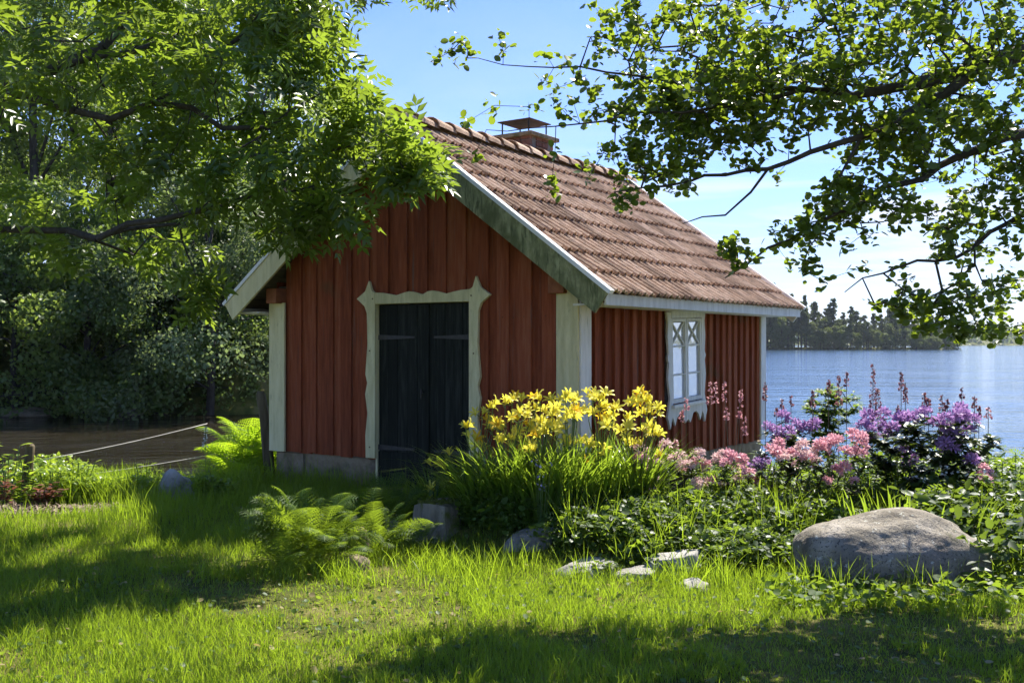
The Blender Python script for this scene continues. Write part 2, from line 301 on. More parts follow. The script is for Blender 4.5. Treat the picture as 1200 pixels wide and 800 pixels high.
def ground_mat():
    m, t = newmat('soil_moss_and_turf'); v = mapping(t)
    f1 = noise(t, v, 1.6, 6, 0.65); f2 = noise(t, v, 22, 6, 0.7)
    c = ramp(t, f1, [(0.32, (0.032, 0.050, 0.010)), (0.45, (0.085, 0.105, 0.018)), (0.56, (0.17, 0.17, 0.035)), (0.70, (0.26, 0.22, 0.09))])
    c = mixc(t, math_(t, 'MULTIPLY', f2, 0.7), c, (0.05, 0.042, 0.018))
    p = N(t, 'ShaderNodeBsdfPrincipled'); t.links.new(c, p.inputs['Base Color']); p.inputs['Roughness'].default_value = 0.95; p.inputs['Specular IOR Level'].default_value = 0.1
    b = N(t, 'ShaderNodeBump'); b.inputs['Strength'].default_value = 0.9; b.inputs['Distance'].default_value = 0.03; t.links.new(f2, b.inputs['Height']); t.links.new(b.outputs[0], p.inputs['Normal'])
    out(t, p.outputs[0]); return m
M['ground'] = ground_mat()
def axis(near, far, step): 
    a = list(np.arange(-near, near+1e-6, step)); v = near; s = step
    while v < far: s *= 1.16; v += s; a.append(v); a.insert(0, -v)
    return np.array(a)
gx = axis(9, 3200, 0.16)
gy = np.concatenate([-(np.geomspace(1, 3000, 26)[::-1]), np.arange(0, 17, 0.16), 17+np.cumsum(np.full(60, 0.6)), 53+np.geomspace(3, 240, 26), np.arange(318, 400, 3.0), 400+np.geomspace(8, 3400, 40)])
GX, GY = np.meshgrid(gx, gy); GZ = gz(GX, GY); V = np.stack([GX, GY, GZ], -1).reshape(-1, 3)
nx, ny = len(gx), len(gy); I = np.arange(nx*ny).reshape(ny, nx)
F = np.stack([I[:-1, :-1], I[:-1, 1:], I[1:, 1:], I[1:, :-1]], -1).reshape(-1, 4)
tag(link('ground', mesh_np('ground', V, F, M['ground'], smooth=True)), kind='structure')
wx, wy = 5000, 5000
wb = MB(); wb.add([(-wx, 9, WATER), (wx, 9, WATER), (wx, wy, WATER), (-wx, wy, WATER)], [(0, 1, 2, 3)])
tag(wb.build('water', M['water']), kind='structure')
def gzf(x, y): return float(gz(np.array([x]), np.array([y]))[0])

# ------------------------------------------------------------------ the shed
TH = math.atan2(-0.5688, 0.8224); SH = empty('shed', (0.602, 9.5, 0.0), TH)
tag(SH, 'small red wooden lakeside shed with white corner boards and a clay tiled roof', 'shed')
WW, LL = 4.03, 4.58; XR = -WW/2; ZR, ZE, XE = 3.90, 2.05, 0.51; YF, YB = -0.295, LL+0.18
SL = (ZR-ZE)/(XE-XR); PA = math.atan(SL); cP, sP = math.cos(PA), math.sin(PA); SLEN = math.hypot(ZR-ZE, XE-XR)
def ztile(x): return ZR-abs(x-XR)*SL               # plane of the tile tops
def zdeck(x): return ztile(x)-0.075/cP             # underside of the deck boards
ZS = 0.375                                          # lower edge of the boarding
# front boards: wide under boards with narrower boards lapped over them
x = -WW+0.20; i = 0; rb = random.Random(3)
def board_front(x0, x1, y0, y1, z0, z1f, mat=M['red']):
    b = MB(); xs = [x0]+([XR] if x0 < XR < x1 else [])+[x1]
    poly = [(x0, z0), (x1, z0)]+[(q, z1f(q)) for q in xs[::-1]]
    b.prism(poly, 'y', y0, y1); return b
def in_door(x0, x1): return x1 > -2.46 and x0 < -1.18
while x < -0.19:
    w = rb.uniform(0.10, 0.15); x1 = min(x+w, -0.185)
    lap = i % 2; y0, y1 = (-0.040, -0.014) if lap else (-0.016, 0.004)
    a0, a1 = (x-0.012, x1+0.012) if lap else (x-0.02, x1+0.02)
    a0 = max(a0, -WW+0.17); a1 = min(a1, -0.17)
    zb = ZS+rb.uniform(-0.012, 0.008)
    segs = []
    if in_door(a0, a1):
        board_front(a0, a1, y0, y1, 2.03, zdeck).build('board', M['red'], SH)
        if a0 < -2.47: board_front(a0, -2.462, y0, y1, zb, lambda q: 2.032).build('board', M['red'], SH)
        if a1 > -1.17: board_front(-1.173, a1, y0, y1, zb, lambda q: 2.032).build('board', M['red'], SH)
    else: board_front(a0, a1, y0, y1, zb, zdeck).build('board', M['red'], SH)
    x = x1; i += 1
# side boards
y = 0.14; i = 0
while y < LL-0.12:
    w = rb.uniform(0.105, 0.13) if i % 2 == 0 else rb.uniform(0.060, 0.078); y1 = min(y+w, LL-0.11)
    zb = ZS-0.01+rb.uniform(-0.012, 0.008)
    for (za, zc) in ([(zb, 0.945), (1.89, 2.30)] if y1 > 1.84 and y < 2.64 else [(zb, 2.30)]):   # cut round the window
        b = MB()
        if i % 2: b.box(0.006, 0.044, y-0.006, y1+0.006, za, zc)
        else: b.box(-0.012, 0.010, y-0.02, y1+0.02, za, zc)
        b.build('board', M['red'], SH, bevel=0.003 if i % 2 else 0)
    y = y1; i += 1
# left and rear walls, plain boarding in the same rhythm
for s in range(26):
    b = MB(); y0 = s*LL/26; b.box(-WW-(0.02 if s % 2 else 0.0), -WW+0.02, y0+0.004, y0+LL/26-0.004, ZS, 2.30); b.build('board', M['red'], SH)
for s in range(24):
    x0 = -WW+s*WW/24; b = MB(); xs = [x0+0.004, x0+WW/24-0.004]
    b.prism([(xs[0], ZS), (xs[1], ZS), (xs[1], zdeck(xs[1])), (xs[0], zdeck(xs[0]))], 'y', LL-0.015, LL+(0.02 if s % 2 else 0.005)); b.build('board', M['red'], SH)
# inner walls (dark core keeps daylight out)
b = MB(); b.box(-WW+0.03, -2.47, 0.01, 0.06, 0.1, 2.25); b.box(-1.16, -0.02, 0.01, 0.06, 0.1, 2.25); b.box(-0.06, -0.015, 0.06, 1.80, 0.1, 2.28); b.box(-0.06, -0.015, 2.68, LL-0.03, 0.1, 2.28); b.box(-0.06, -0.015, 1.80, 2.68, 0.1, 0.93); b.box(-0.06, -0.015, 1.80, 2.68, 1.91, 2.28)
b.build('inner_wall', M['wood'], SH)
# stone footing: separate blocks
def block(x0, x1, y0, y1, z0, z1, seed, mat=M['granite'], name='foundation_stone'):
    r = random.Random(seed); b = MB(); nX, nZ = 4, 3; 
    b.box(x0, x1, y0, y1, z0, z1); me = b.mesh(name, mat, bevel=0.012)
    for v in me.vertices:
        v.co += Vector((r.uniform(-1, 1), r.uniform(-1, 1), r.uniform(-1, 1)))*0.008
    return link(name, me, SH)
for k, (a, c) in enumerate([(-WW, -3.58), (-3.565, -2.59), (-1.05, -0.52), (-0.505, -0.0)]): block(a, c, -0.005, 0.30, -0.25, ZS-0.012, k)
ys = [0.305, 1.1, 1.85, 2.7, 3.5, LL]
for k in range(5): block(-0.28, 0.02, ys[k]+0.008, ys[k+1]-0.008, -0.25, ZS-0.022, 20+k)
for k in range(4): block(-WW+0.0, -WW+0.28, 0.31+k*1.06, 0.31+(k+1)*1.06-0.015, -0.25, ZS-0.015, 40+k)
for k in range(4): block(-WW+0.3+k*0.86, -WW+0.3+(k+1)*0.86-0.015, LL-0.27, LL-0.002, -0.25, ZS-0.015, 50+k)
# corner boards
b = MB(); b.box(-0.186, 0.052, -0.068, -0.042, ZS-0.01, 2.10); b.build('corner_board', M['bounce_white'], SH, bevel=0.003)
b = MB(); b.box(0.046, 0.070, -0.040, 0.150, ZS-0.01, 2.26); b.build('corner_board', M['white'], SH, bevel=0.003)
b = MB(); b.box(-WW-0.05, -WW+0.20, -0.068, -0.042, ZS-0.005, 2.06); b.build('corner_board', M['bounce_white'], SH, bevel=0.003)
b = MB(); b.box(-WW-0.07, -WW-0.045, -0.040, 0.15, ZS-0.005, 2.2); b.build('corner_board', M['white'], SH, bevel=0.003)
b = MB(); b.box(0.046, 0.072, LL-0.125, LL+0.045, ZS-0.01, 2.26); b.build('corner_board', M['white'], SH, bevel=0.003)
b = MB(); b.box(-WW-0.05, -WW-0.025, LL-0.125, LL+0.045, ZS-0.01, 2.2); b.build('corner_board', M['white'], SH, bevel=0.003)
# beam ends of the wall plates
b = MB(); b.box(-0.235, -0.065, -0.135, 0.05, 2.062, 2.232); tag(b.build('beam_end', M['redblock'], SH, bevel=0.006), 'reddish square beam end over the right corner board')
b = MB(); b.box(-WW+0.0, -WW+0.165, -0.16, 0.05, 2.052, 2.222); tag(b.build('beam_end', M['redblock'], SH, bevel=0.006), 'reddish square beam end under the left eave')
# door frame with carved outline
def outline(pts, y0, y1, name, mat=M['bounce_white'], parent=None):
    b = MB(); b.prism(pts, 'y', y0, y1); return b.build(name, mat, parent or SH, bevel=0.002)
DL, DR, DT = -2.44, -1.195, 2.026
FR = empty('door_frame', (0, 0, 0)); FR.parent = SH
left = [(DL, 0.385), (DL, DT), (DL-0.0, 2.13), (DL-0.045, 2.155), (DL-0.085, 2.262), (DL-0.14, 2.150), (DL-0.26, 2.075), (DL-0.15, 1.995), (DL-0.115, 1.92), (DL-0.105, 1.60), (DL-0.135, 1.27), (DL-0.108, 1.18), (DL-0.138, 1.06), (DL-0.105, 0.86), (DL-0.135, 0.62), (DL-0.13, 0.385)]
outline(left[::-1], -0.082, -0.046, 'jamb_board', parent=FR)
right = [(2*(DL+DR)/2-p[0], p[1]) for p in left]
outline(right, -0.082, -0.046, 'jamb_board', parent=FR)
hd = [(DL+0.001, DT-0.012), (DR-0.001, DT-0.012)]
top = [(0.0, 2.135), (0.10, 2.13), (0.20, 2.115), (0.29, 2.098), (0.40, 2.125), (0.47, 2.135), (0.53, 2.128), (0.5925, 2.098)]
ww = DR-DL; hd += [(DR-p[0]-0.001, p[1]) for p in top]+[(DL+p[0]+0.001, p[1]) for p in top[::-1][1:]]
outline(hd, -0.078, -0.048, 'header_board', parent=FR)
b = MB(); b.box(DL-0.02, DL+0.004, -0.045, 0.10, 0.08, DT); b.box(DR-0.004, DR+0.02, -0.045, 0.10, 0.08, DT); b.box(DL, DR, -0.045, 0.1, DT-0.014, DT+0.02); b.build('jamb', M['bounce_white'], FR)
for (nx_, nz_) in [(DL-0.07, 1.52), (DL-0.07, 0.5), (DR+0.06, 1.5), (DR+0.07, 0.52), (DL-0.03, 2.07), (DR+0.03, 2.07)]:
    b = MB(); b.tube([(nx_, -0.087, nz_), (nx_, -0.08, nz_)], 0.008, 6); b.build('nail', M['nail'], FR)
# double door: upright boards, strap hinges, a lower rail
MIDX = (DL+DR)/2+0.045
for (a, c) in ((DL+0.006, MIDX-0.004), (MIDX+0.004, DR-0.006)):
    dr = empty('door', (0, 0, 0)); dr.parent = SH; n = 5
    for k in range(n):
        w = (c-a)/n; b = MB(); b.box(a+k*w+0.0015, a+(k+1)*w-0.0015, -0.020-0.003*(k % 2), 0.016, 0.10, DT-0.022); b.build('board', M['door'], dr, bevel=0.002)
    for hz in (1.66, 0.50):
        hx0, hx1 = ((a-0.02, a+0.50) if a < -2 else (c+0.02, c-0.48)); b = MB()
        b.prism([(hx0, hz-0.026), (hx1, hz-0.009), (hx1, hz+0.013), (hx0, hz+0.030)] if hx1 > hx0 else [(hx1, hz-0.009), (hx0, hz-0.026), (hx0, hz+0.030), (hx1, hz+0.013)], 'y', -0.031, -0.0235)
        b.tube([(hx0, -0.036, hz-0.07), (hx0, -0.036, hz+0.07)], 0.013, 8)
        b.build('strap_hinge', M['iron'], dr)
    b = MB(); b.box(a+0.002, c-0.002, -0.034, -0.0240, 0.12, 0.46); b.build('kick_board', M['door'], dr, bevel=0.003)
b = MB(); b.box(MIDX-0.02, MIDX+0.03, -0.036, -0.022, 0.47, DT-0.03); b.build('door_lap_strip', M['door'], SH)
b = MB(); b.tube([(MIDX-0.06, -0.05, 1.10), (MIDX-0.06, -0.02, 1.10)], 0.014, 8); b.tube([(MIDX-0.06, -0.05, 1.03), (MIDX-0.06, -0.05, 1.13)], 0.008, 6); b.build('door_handle', M['iron'], SH)
b = MB(); b.box(DL-0.10, DR+0.10, -0.10, 0.25, -0.15, 0.09); b.build('threshold_stone', M['granite'], SH, bevel=0.015)
# window in the long wall, hung slightly askew
WN_ = empty('window', (0.048, 2.24, 1.42)); WN_.parent = SH; WN_.rotation_euler = (R(2.0), 0, 0)
def wprism(poly, x0, x1, name, mat=M['white'], bevel=0.002):
    b = MB(); b.prism(poly, 'x', x0, x1); return b.build(name, mat, WN_, bevel=bevel)
g0, g1, h0, h1 = -0.385, 0.385, -0.46, 0.455
side = [(g0, -0.60), (g0-0.035, -0.66), (g0-0.06, -0.73), (g0-0.09, -0.66), (g0-0.125, -0.60), (g0-0.06, -0.40), (g0-0.10, -0.18), (g0-0.075, -0.02), (g0-0.105, 0.03), (g0-0.078, 0.08), (g0-0.10, 0.26), (g0-0.085, 0.42), (g0-0.115, 0.53), (g0, 0.53)]
wprism(side[::-1], 0.0, 0.026, 'frame_board'); wprism([(-p[0], p[1]) for p in side], 0.0, 0.026, 'frame_board')
wprism([(g0-0.0, 0.46), (g1+0.0, 0.46), (g1, 0.56), (g0, 0.56)], 0.001, 0.030, 'head_board')
ap = [(g0+0.001, h0-0.02), (g0+0.001, -0.60), (g0+0.06, -0.70), (g0+0.11, -0.62), (-0.21, -0.585), (-0.14, -0.60), (-0.06, -0.70), (0.0, -0.655), (0.06, -0.70), (0.14, -0.60), (0.21, -0.585), (g1-0.11, -0.62), (g1-0.06, -0.70), (g1-0.001, -0.60), (g1-0.001, h0-0.02)]
wprism(ap, 0.001, 0.024, 'apron_board')
wprism([(g0-0.02, h0-0.045), (g1+0.02, h0-0.045), (g1+0.02, h0-0.012), (g0-0.02, h0-0.012)], -0.002, 0.062, 'sill')
rows = [h0+0.04, -0.155, 0.155, h1-0.035]
for (a, c) in ((g0+0.002, -0.004), (0.004, g1-0.002)):
    sash = empty('sash', (0, 0, 0)); sash.parent = WN_
    def sb(y0, y1, z0, z1, nm, x1=0.022):
        b = MB(); b.box(-0.020, x1, y0, y1, z0, z1); b.build(nm, M['white'], sash, bevel=0.002)
    sb(a, a+0.034, h0, h1, 'stile'); sb(c-0.034, c, h0, h1, 'stile'); sb(a+0.034, c-0.034, h0, h0+0.045, 'rail'); sb(a+0.034, c-0.034, h1-0.035, h1, 'rail')
    for z in rows[1:3]: sb(a+0.034, c-0.034, z-0.009, z+0.009, 'glazing_bar', 0.016)
    for k in range(3):
        b = MB(); b.box(-0.009, -0.004, a+0.035, c-0.035, rows[k]+(0.009 if k else 0.006), rows[k+1]-0.009); b.build('pane', M['glass'], sash)
    za, zb = rows[2]+0.009, rows[3]; ya, yb = a+0.034, c-0.034
    for (p, q) in (((ya, za), (yb, zb)), ((ya, zb), (yb, za))):
        d = Vector((q[0]-p[0], q[1]-p[1])).normalized(); nn = Vector((-d.y, d.x))*0.008; off = 0.0 if p[1] == za else 0.0025
        b = MB(); b.prism([(p[0]-nn.x, p[1]-nn.y), (q[0]-nn.x, q[1]-nn.y), (q[0]+nn.x, q[1]+nn.y), (p[0]+nn.x, p[1]+nn.y)], 'x', -0.003+off, 0.012+off); b.build('glazing_bar', M['white'], sash)
b = MB(); b.box(-0.13, -0.08, g0-0.06, g1+0.06, h0-0.06, h1+0.06); b.build('curtain', M['white'], WN_)

# roof: deck, rafters, fascia, bargeboards, tiles
def roofpt(side, u, n): # u metres down the slope, n above the deck plane, -> local x, z
    sx = 1 if side > 0 else -1
    return XR+sx*(u*cP+n*sP), ZR-u*sP+n*cP
def slope_prism(side, u0, u1, n0, n1, y0, y1, name, mat, parent=SH, bevel=0, vertical_top=False):
    q = [roofpt(side, u0, n0), roofpt(side, u1, n0), roofpt(side, u1, n1), roofpt(side, u0, n1)]
    if side < 0: q = q[::-1]
    b = MB(); b.prism(q, 'y', y0, y1); return b.build(name, mat, parent, bevel=bevel)
for side in (1, -1):
    n = 16
    for k in range(n):
        w = (SLEN-0.02)/n; slope_prism(side, 0.0+k*w+0.002, (k+1)*w-0.002, -0.070, -0.050, YF+0.02, YB-0.02, 'deck_board', M['wood'])
    for yy in (YF+0.03, 0.6, 1.5, 2.4, 3.3, LL-0.3, YB-0.09): slope_prism(side, 0.06, SLEN-0.12, -0.165, -0.072, yy, yy+0.06, 'rafter', M['wood'])
    # bargeboards front and back, with the white verge strip on top
    for fr, (ya, yb) in enumerate(((YF-0.028, YF), (YB, YB+0.028))):
        mt = (M['mossboard'] if side > 0 else M['bounce_white']) if fr == 0 else M['white']
        o = slope_prism(side, 0.002 if side > 0 else 0.030, SLEN+0.0, -0.225, -0.012, ya, yb, 'bargeboard', mt)
        if fr == 0: o['label'] = 'white bargeboard stained green by algae' if side > 0 else 'pale bargeboard of the left eave'
        slope_prism(side, 0.0, SLEN+0.02, -0.008, 0.030, ya-0.012, yb+0.030 if fr == 0 else yb+0.012, 'verge_strip', M['strip'])
    # eave fascia
    xe = XR+side*(XE-XR-0.055); b = MB()
    zf = ztile(xe); b.box(min(xe, xe+side*0.022), max(xe, xe+side*0.022), YF+0.004, YB-0.004, zf-0.155, zf-0.052); b.build('fascia', M['white'], SH, bevel=0.003)
    # soffit board under the overhang
    b = MB(); q = sorted([XR+side*(XE-XR-0.058), XR+side*(WW/2+0.075)]); b.box(q[0], q[1], YF+0.1, YB-0.1, zf-0.150, zf-0.130); b.build('soffit_board', M['white'], SH)
# tiles
NC, NR = 18, 9; TW = (YB-YF-0.06)/NC; EXPO = SLEN/NR
def tile_mesh():
    prof = []; rolls = 2; K = 9
    for r in range(rolls):
        for k in range(K):
            t = k/(K); u = (r+t)/rolls
            h = [0.0, 0.034, 0.046, 0.044, 0.028, 0.014, 0.030, 0.026, 0.002][k]
            prof.append((u*TW, h))
    prof.append((TW+0.006, 0.0)); prof = np.array(prof); L_ = EXPO+0.05; n = len(prof); rowsv = []
    th = 0.014
    for v, lift in ((0.0, 0.0), (L_*0.5, 0.018), (L_, 0.038)):
        for (u, h) in prof: rowsv.append((u, v, h+lift))
    for v, lift in ((0.0, 0.0), (L_, 0.038)):
        for (u, h) in prof: rowsv.append((u, v, h+lift-th))
    F_ = []
    for r in range(2):
        for k in range(n-1): F_.append((r*n+k, r*n+k+1, (r+1)*n+k+1, (r+1)*n+k))
    for k in range(n-1): F_.append((2*n+k, 2*n+k+1, 4*n+k+1, 4*n+k))
    for k in range(n-1): F_.append((3*n+k+1, 3*n+k, 4*n+k, 4*n+k+1))
    for (a, bb) in ((0, n-1),):
        for e in (0, n-1): F_.append((e, n+e, 2*n+e, 4*n+e)); F_.append((e, 4*n+e, 3*n+e))
    b = MB(); b.add(rowsv, F_); return b.mesh('tile', M['tile'])
TM = tile_mesh()
def tile_mat(side, c, r, jit=True):
    from mathutils import Matrix
    X, Z = roofpt(side, r*EXPO-0.03, -0.040); ux = Vector((0, 1, 0)); uv = Vector((side*cP, 0, -sP)); un = Vector((side*sP, 0, cP))
    if side < 0: ux = -ux
    Y = YF+0.03+c*TW if side > 0 else YF+0.03+(c+1)*TW
    if jit:
        a = rb.uniform(-0.02, 0.02); X -= side*0.0; Z += rb.uniform(-0.004, 0.005); ux2 = ux+uv*a; un2 = un+uv*rb.uniform(-0.012, 0.008)
        Y += rb.uniform(-0.002, 0.002); ux, un = ux2.normalized(), un2.normalized(); uv = un.cross(ux) if un.cross(ux).dot(uv) > 0 else ux.cross(un)
    m = Matrix(((ux.x, uv.x, un.x, X), (ux.y, uv.y, un.y, Y), (ux.z, uv.z, un.z, Z), (0, 0, 0, 1)))
    return m
for r in range(NR):
    for c in range(NC):
        o = bpy.data.objects.new('tile', TM); SC.collection.objects.link(o); o.parent = SH; o.matrix_local = tile_mat(1, c, r)
tv = np.array([v.co[:] for v in TM.vertices]); tf = [tuple(p.vertices) for p in TM.polygons]; b = MB()
for r in range(NR):
    for c in range(NC):
        m = np.array(tile_mat(-1, c, r)); b.add(tv@m[:3, :3].T+m[:3, 3], tf)
tag(b.build('tile', M['tile'], SH), kind='stuff')
# ridge tiles, each lapping the next
n = 17; rl = (YB-YF+0.02)/n; b = MB(); K = 8; vs = []; fs = []
for (v, s_, l_) in ((0, 1.12, 0.02), (0.5, 1.04, 0.014), (1.12, 0.92, 0.0)):
    for k in range(K+1):
        a = math.pi*k/K; vs.append((0.135*s_*math.cos(a), v*rl, 0.105*s_*math.sin(a)+l_-0.02))
for j in range(2):
    for k in range(K): fs.append((j*9+k, j*9+k+1, (j+1)*9+k+1, (j+1)*9+k))
m_ = len(vs)
for (v, s_, l_) in ((0, 1.00, 0.02),):
    for k in range(K+1):
        a = math.pi*k/K; vs.append((0.135*s_*math.cos(a), v*rl, 0.105*s_*math.sin(a)+l_-0.02))
for k in range(K): fs.append((k, k+1, m_+k+1, m_+k))
b.add(vs, fs); RM = b.mesh('ridge_tile', M['tile'], smooth=False)
for k in range(n): 
    o = link('ridge_tile', RM, SH, (XR+rb.uniform(-0.004, 0.004), YF-0.01+k*rl, ZR-0.012+rb.uniform(-0.004, 0.006)), (rb.uniform(-0.02, 0.02), 0, rb.uniform(-0.02, 0.02)))
# chimney of separate bricks, cap and sheet metal hood
CH = empty('chimney', (-2.34, 2.60, 0.02)); CH.parent = SH; ch = 0.27
b = MB(); b.box(-ch+0.012, ch-0.012, -ch+0.012, ch-0.012, 3.3, 4.155); b.build('mortar_core', M['mortar'], CH)
bl = MB(); bl.box(-0.062, 0.062, -0.03, 0.03, -0.030, 0.030); BRK = bl.mesh('brick', M['brick'], bevel=0.004)
z = 3.50; row = 0
while z < 4.13:
    for s in range(4):
        for k in range(4):
            t = -ch+0.068+k*0.134+(0.0 if row % 2 == 0 else 0.0)
            if row % 2: t = -ch+0.068+k*0.134+0.0
            off = ch-0.028
            loc, rz = {0: ((t, -off, z), 0), 1: ((off, t, z), math.pi/2), 2: ((t, off, z), 0), 3: ((-off, t, z), math.pi/2)}[s]
            if s in (1, 3) and (k == 0 or k == 3): continue
            o = link('brick', BRK, CH, loc, (0, 0, rz))
    z += 0.070; row += 1
b = MB(); b.box(-ch-0.055, ch+0.055, -ch-0.055, ch+0.055, 4.135, 4.185); b.build('cap_slab', M['granite'], CH, bevel=0.006)
b = MB()
for (p, q) in ((-0.2, -0.2), (0.2, -0.2), (0.2, 0.2), (-0.2, 0.2)): b.tube([(p, q, 4.18), (p, q, 4.375)], 0.011, 6)
b.build('hood_leg', M['iron'], CH)
b = MB(); b.add([(-0.245, -0.245, 4.365), (0.245, -0.245, 4.365), (0.245, 0.245, 4.365), (-0.245, 0.245, 4.365), (0, 0, 4.42), (-0.245, -0.245, 4.355), (0.245, -0.245, 4.355), (0.245, 0.245, 4.355), (-0.245, 0.245, 4.355)],
  [(0, 1, 4), (1, 2, 4), (2, 3, 4), (3, 0, 4), (8, 7, 6, 5), (0, 5, 6, 1), (1, 6, 7, 2), (2, 7, 8, 3), (3, 8, 5, 0)]); b.build('hood', M['rust'], CH)

# ------------------------------------------------------------------ foliage tools
def rots(d, up=None, roll=None):
    """rotation matrices (n,3,3): local +Y along d, local Z near up"""
    d = d/np.linalg.norm(d, axis=1, keepdims=True); n = len(d)
    if up is None: up = np.tile([0, 0, 1.0], (n, 1))
    x = np.cross(d, up); l = np.linalg.norm(x, axis=1, keepdims=True); x = np.where(l < 1e-4, np.array([[1.0, 0, 0]]), x/np.maximum(l, 1e-4)); z = np.cross(x, d)
    if roll is not None:
        c, s = np.cos(roll)[:, None], np.sin(roll)[:, None]; x, z = x*c+z*s, z*c-x*s
    return np.stack([x, d, z], -1)
def scatter(T, TF, P, Rm, S):
    n, k = len(P), len(T)
    V = np.einsum('nij,nkj->nki', Rm, T[None]*(S[:, None, None] if S.ndim == 1 else S[:, None, :]))+P[:, None, :]
    F = (TF[None]+(np.arange(n)*k)[:, None, None]).reshape(-1, TF.shape[1]); return V.reshape(-1, 3), F
def cat(parts):
    Vs, Fs, Ts, b = [], [], [], 0
    for (V, F, T) in parts: Vs.append(V); Fs.append(F+b); Ts.append(T); b += len(V)
    return np.concatenate(Vs), np.concatenate(Fs), np.concatenate(Ts)
def rdir(n, zb=0.0, zs=1.0):
    v = rng.normal(size=(n, 3)); v[:, 2] = v[:, 2]*zs+zb; return v/np.linalg.norm(v, axis=1, keepdims=True)
# leaf templates, local +Y is the leaf axis, unit length
ROUND = (np.array([[0, 0, 0], [0.34, 0.22, 0.07], [0.44, 0.60, 0.08], [0.22, 0.95, 0.03], [0, 0.98, -0.03], [-0.22, 0.95, 0.03], [-0.44, 0.60, 0.08], [-0.34, 0.22, 0.07], [0, 0.55, -0.02]]),
         np.array([[8, 0, 1], [8, 1, 2], [8, 2, 3], [8, 3, 4], [8, 4, 5], [8, 5, 6], [8, 6, 7], [8, 7, 0]]))
ELL = (np.array([[0, 0, 0], [0.16, 0.3, 0.05], [0.17, 0.65, 0.05], [0, 1, -0.06], [-0.17, 0.65, 0.05], [-0.16, 0.3, 0.05], [0, 0.5, -0.01]]), np.array([[6, 0, 1], [6, 1, 2], [6, 2, 3], [6, 3, 4], [6, 4, 5], [6, 5, 0]]))
DIA = (np.array([[0, 0, 0], [0.28, 0.45, 0.06], [0, 1, 0], [-0.28, 0.45, 0.06]]), np.array([[0, 1, 2], [0, 2, 3]]))
def pinnate(n=4, ll=0.42, w=0.30, droop=0.25):
    V, F = [], []
    def lf(px, py, pz, ang, s):
        b = len(V); c, si = math.cos(ang), math.sin(ang)
        for (x, y, z) in ((0, 0, 0), (w*0.5, 0.42, 0.05), (0, 1, -0.12), (-w*0.5, 0.42, 0.05)):
            x, y, z = x*s, y*s, z*s; V.append((px+x*c+y*si, py-x*si+y*c, pz+z-0.18*droop*s)); 
        F.append((b, b+1, b+2)); F.append((b, b+2, b+3))
    for k in range(n):
        t = 0.22+0.68*k/(n-1); z = -droop*t*t; s = ll*(0.8+0.4*math.sin(math.pi*t))
        lf(0, t, z, 1.0, s); lf(0, t, z, -1.0, s)
    lf(0, 0.92, -droop*0.9, 0.0, ll); b = len(V)
    V += [(-0.008, 0, 0), (0.008, 0, 0), (0.004, 0.95, -droop*0.9), (-0.004, 0.95, -droop*0.9)]; F += [(b, b+1, b+2), (b, b+2, b+3)]
    return np.array(V), np.array(F)
PIN = pinnate()
ASHL = pinnate(3, 0.52, 0.40, 0.3)

def grow(limbs, targets, seg=0.28, wig=0.05, sag=0.04):
    """skeleton: limbs are polylines with radii (points, radii); every target is joined to the nearest node by a crooked twig"""
    P, par, rad = [], [], []
    for pts, rr, join in limbs:
        prev = -1
        if join and P:
            A = np.array(P); prev = int(np.argmin(((A-np.array(pts[0]))**2).sum(1)))
        for a in range(len(pts)-1):
            p, q = np.array(pts[a], float), np.array(pts[a+1], float); n = max(1, int(np.linalg.norm(q-p)/seg))
            for k in range(n if a < len(pts)-2 else n+1):
                t = k/n; w = rng.normal(size=3)*wig*(0.5 if rr[a] > 0.03 else 1.1)*(0 < k < n); P.append(p*(1-t)+q*t+w); rad.append(rr[a]*(1-t)+rr[a+1]*t); par.append(prev); prev = len(P)-1
    nl = len(P); cap = nl+len(targets)*14; A = np.zeros((cap, 3)); A[:nl] = P; par = par+[0]*(cap-nl); cnt = nl
    d0 = np.array([((A[:nl]-t)**2).sum(1).min() for t in targets]); tips = []
    for ti in np.argsort(d0):
        t = targets[ti]; d = ((A[:cnt]-t)**2).sum(1); j = int(np.argmin(d)); L = math.sqrt(d[j]); n = min(12, max(1, int(L/seg))); p = A[j].copy(); prev = j
        for k in range(1, n+1):
            f = k/n; q = p*(1-f)+t*f; q[2] += sag*L*math.sin(math.pi*f); q = q+rng.normal(size=3)*wig*(k < n)
            A[cnt] = q; par[cnt] = prev; prev = cnt; cnt += 1
        tips.append(prev)
    A = A[:cnt]; par = np.array(par[:cnt]); w = np.zeros(cnt)
    w[tips] = 1.0
    for i in range(cnt-1, nl-1, -1): w[par[i]] += w[i]
    grow.w = w; r = np.zeros(cnt); r[nl:] = np.clip(0.0022*np.sqrt(np.maximum(w[nl:], 1))*1.25, 0.002, 0.05); r[:nl] = rad
    return A, par, r, np.array(tips), nl
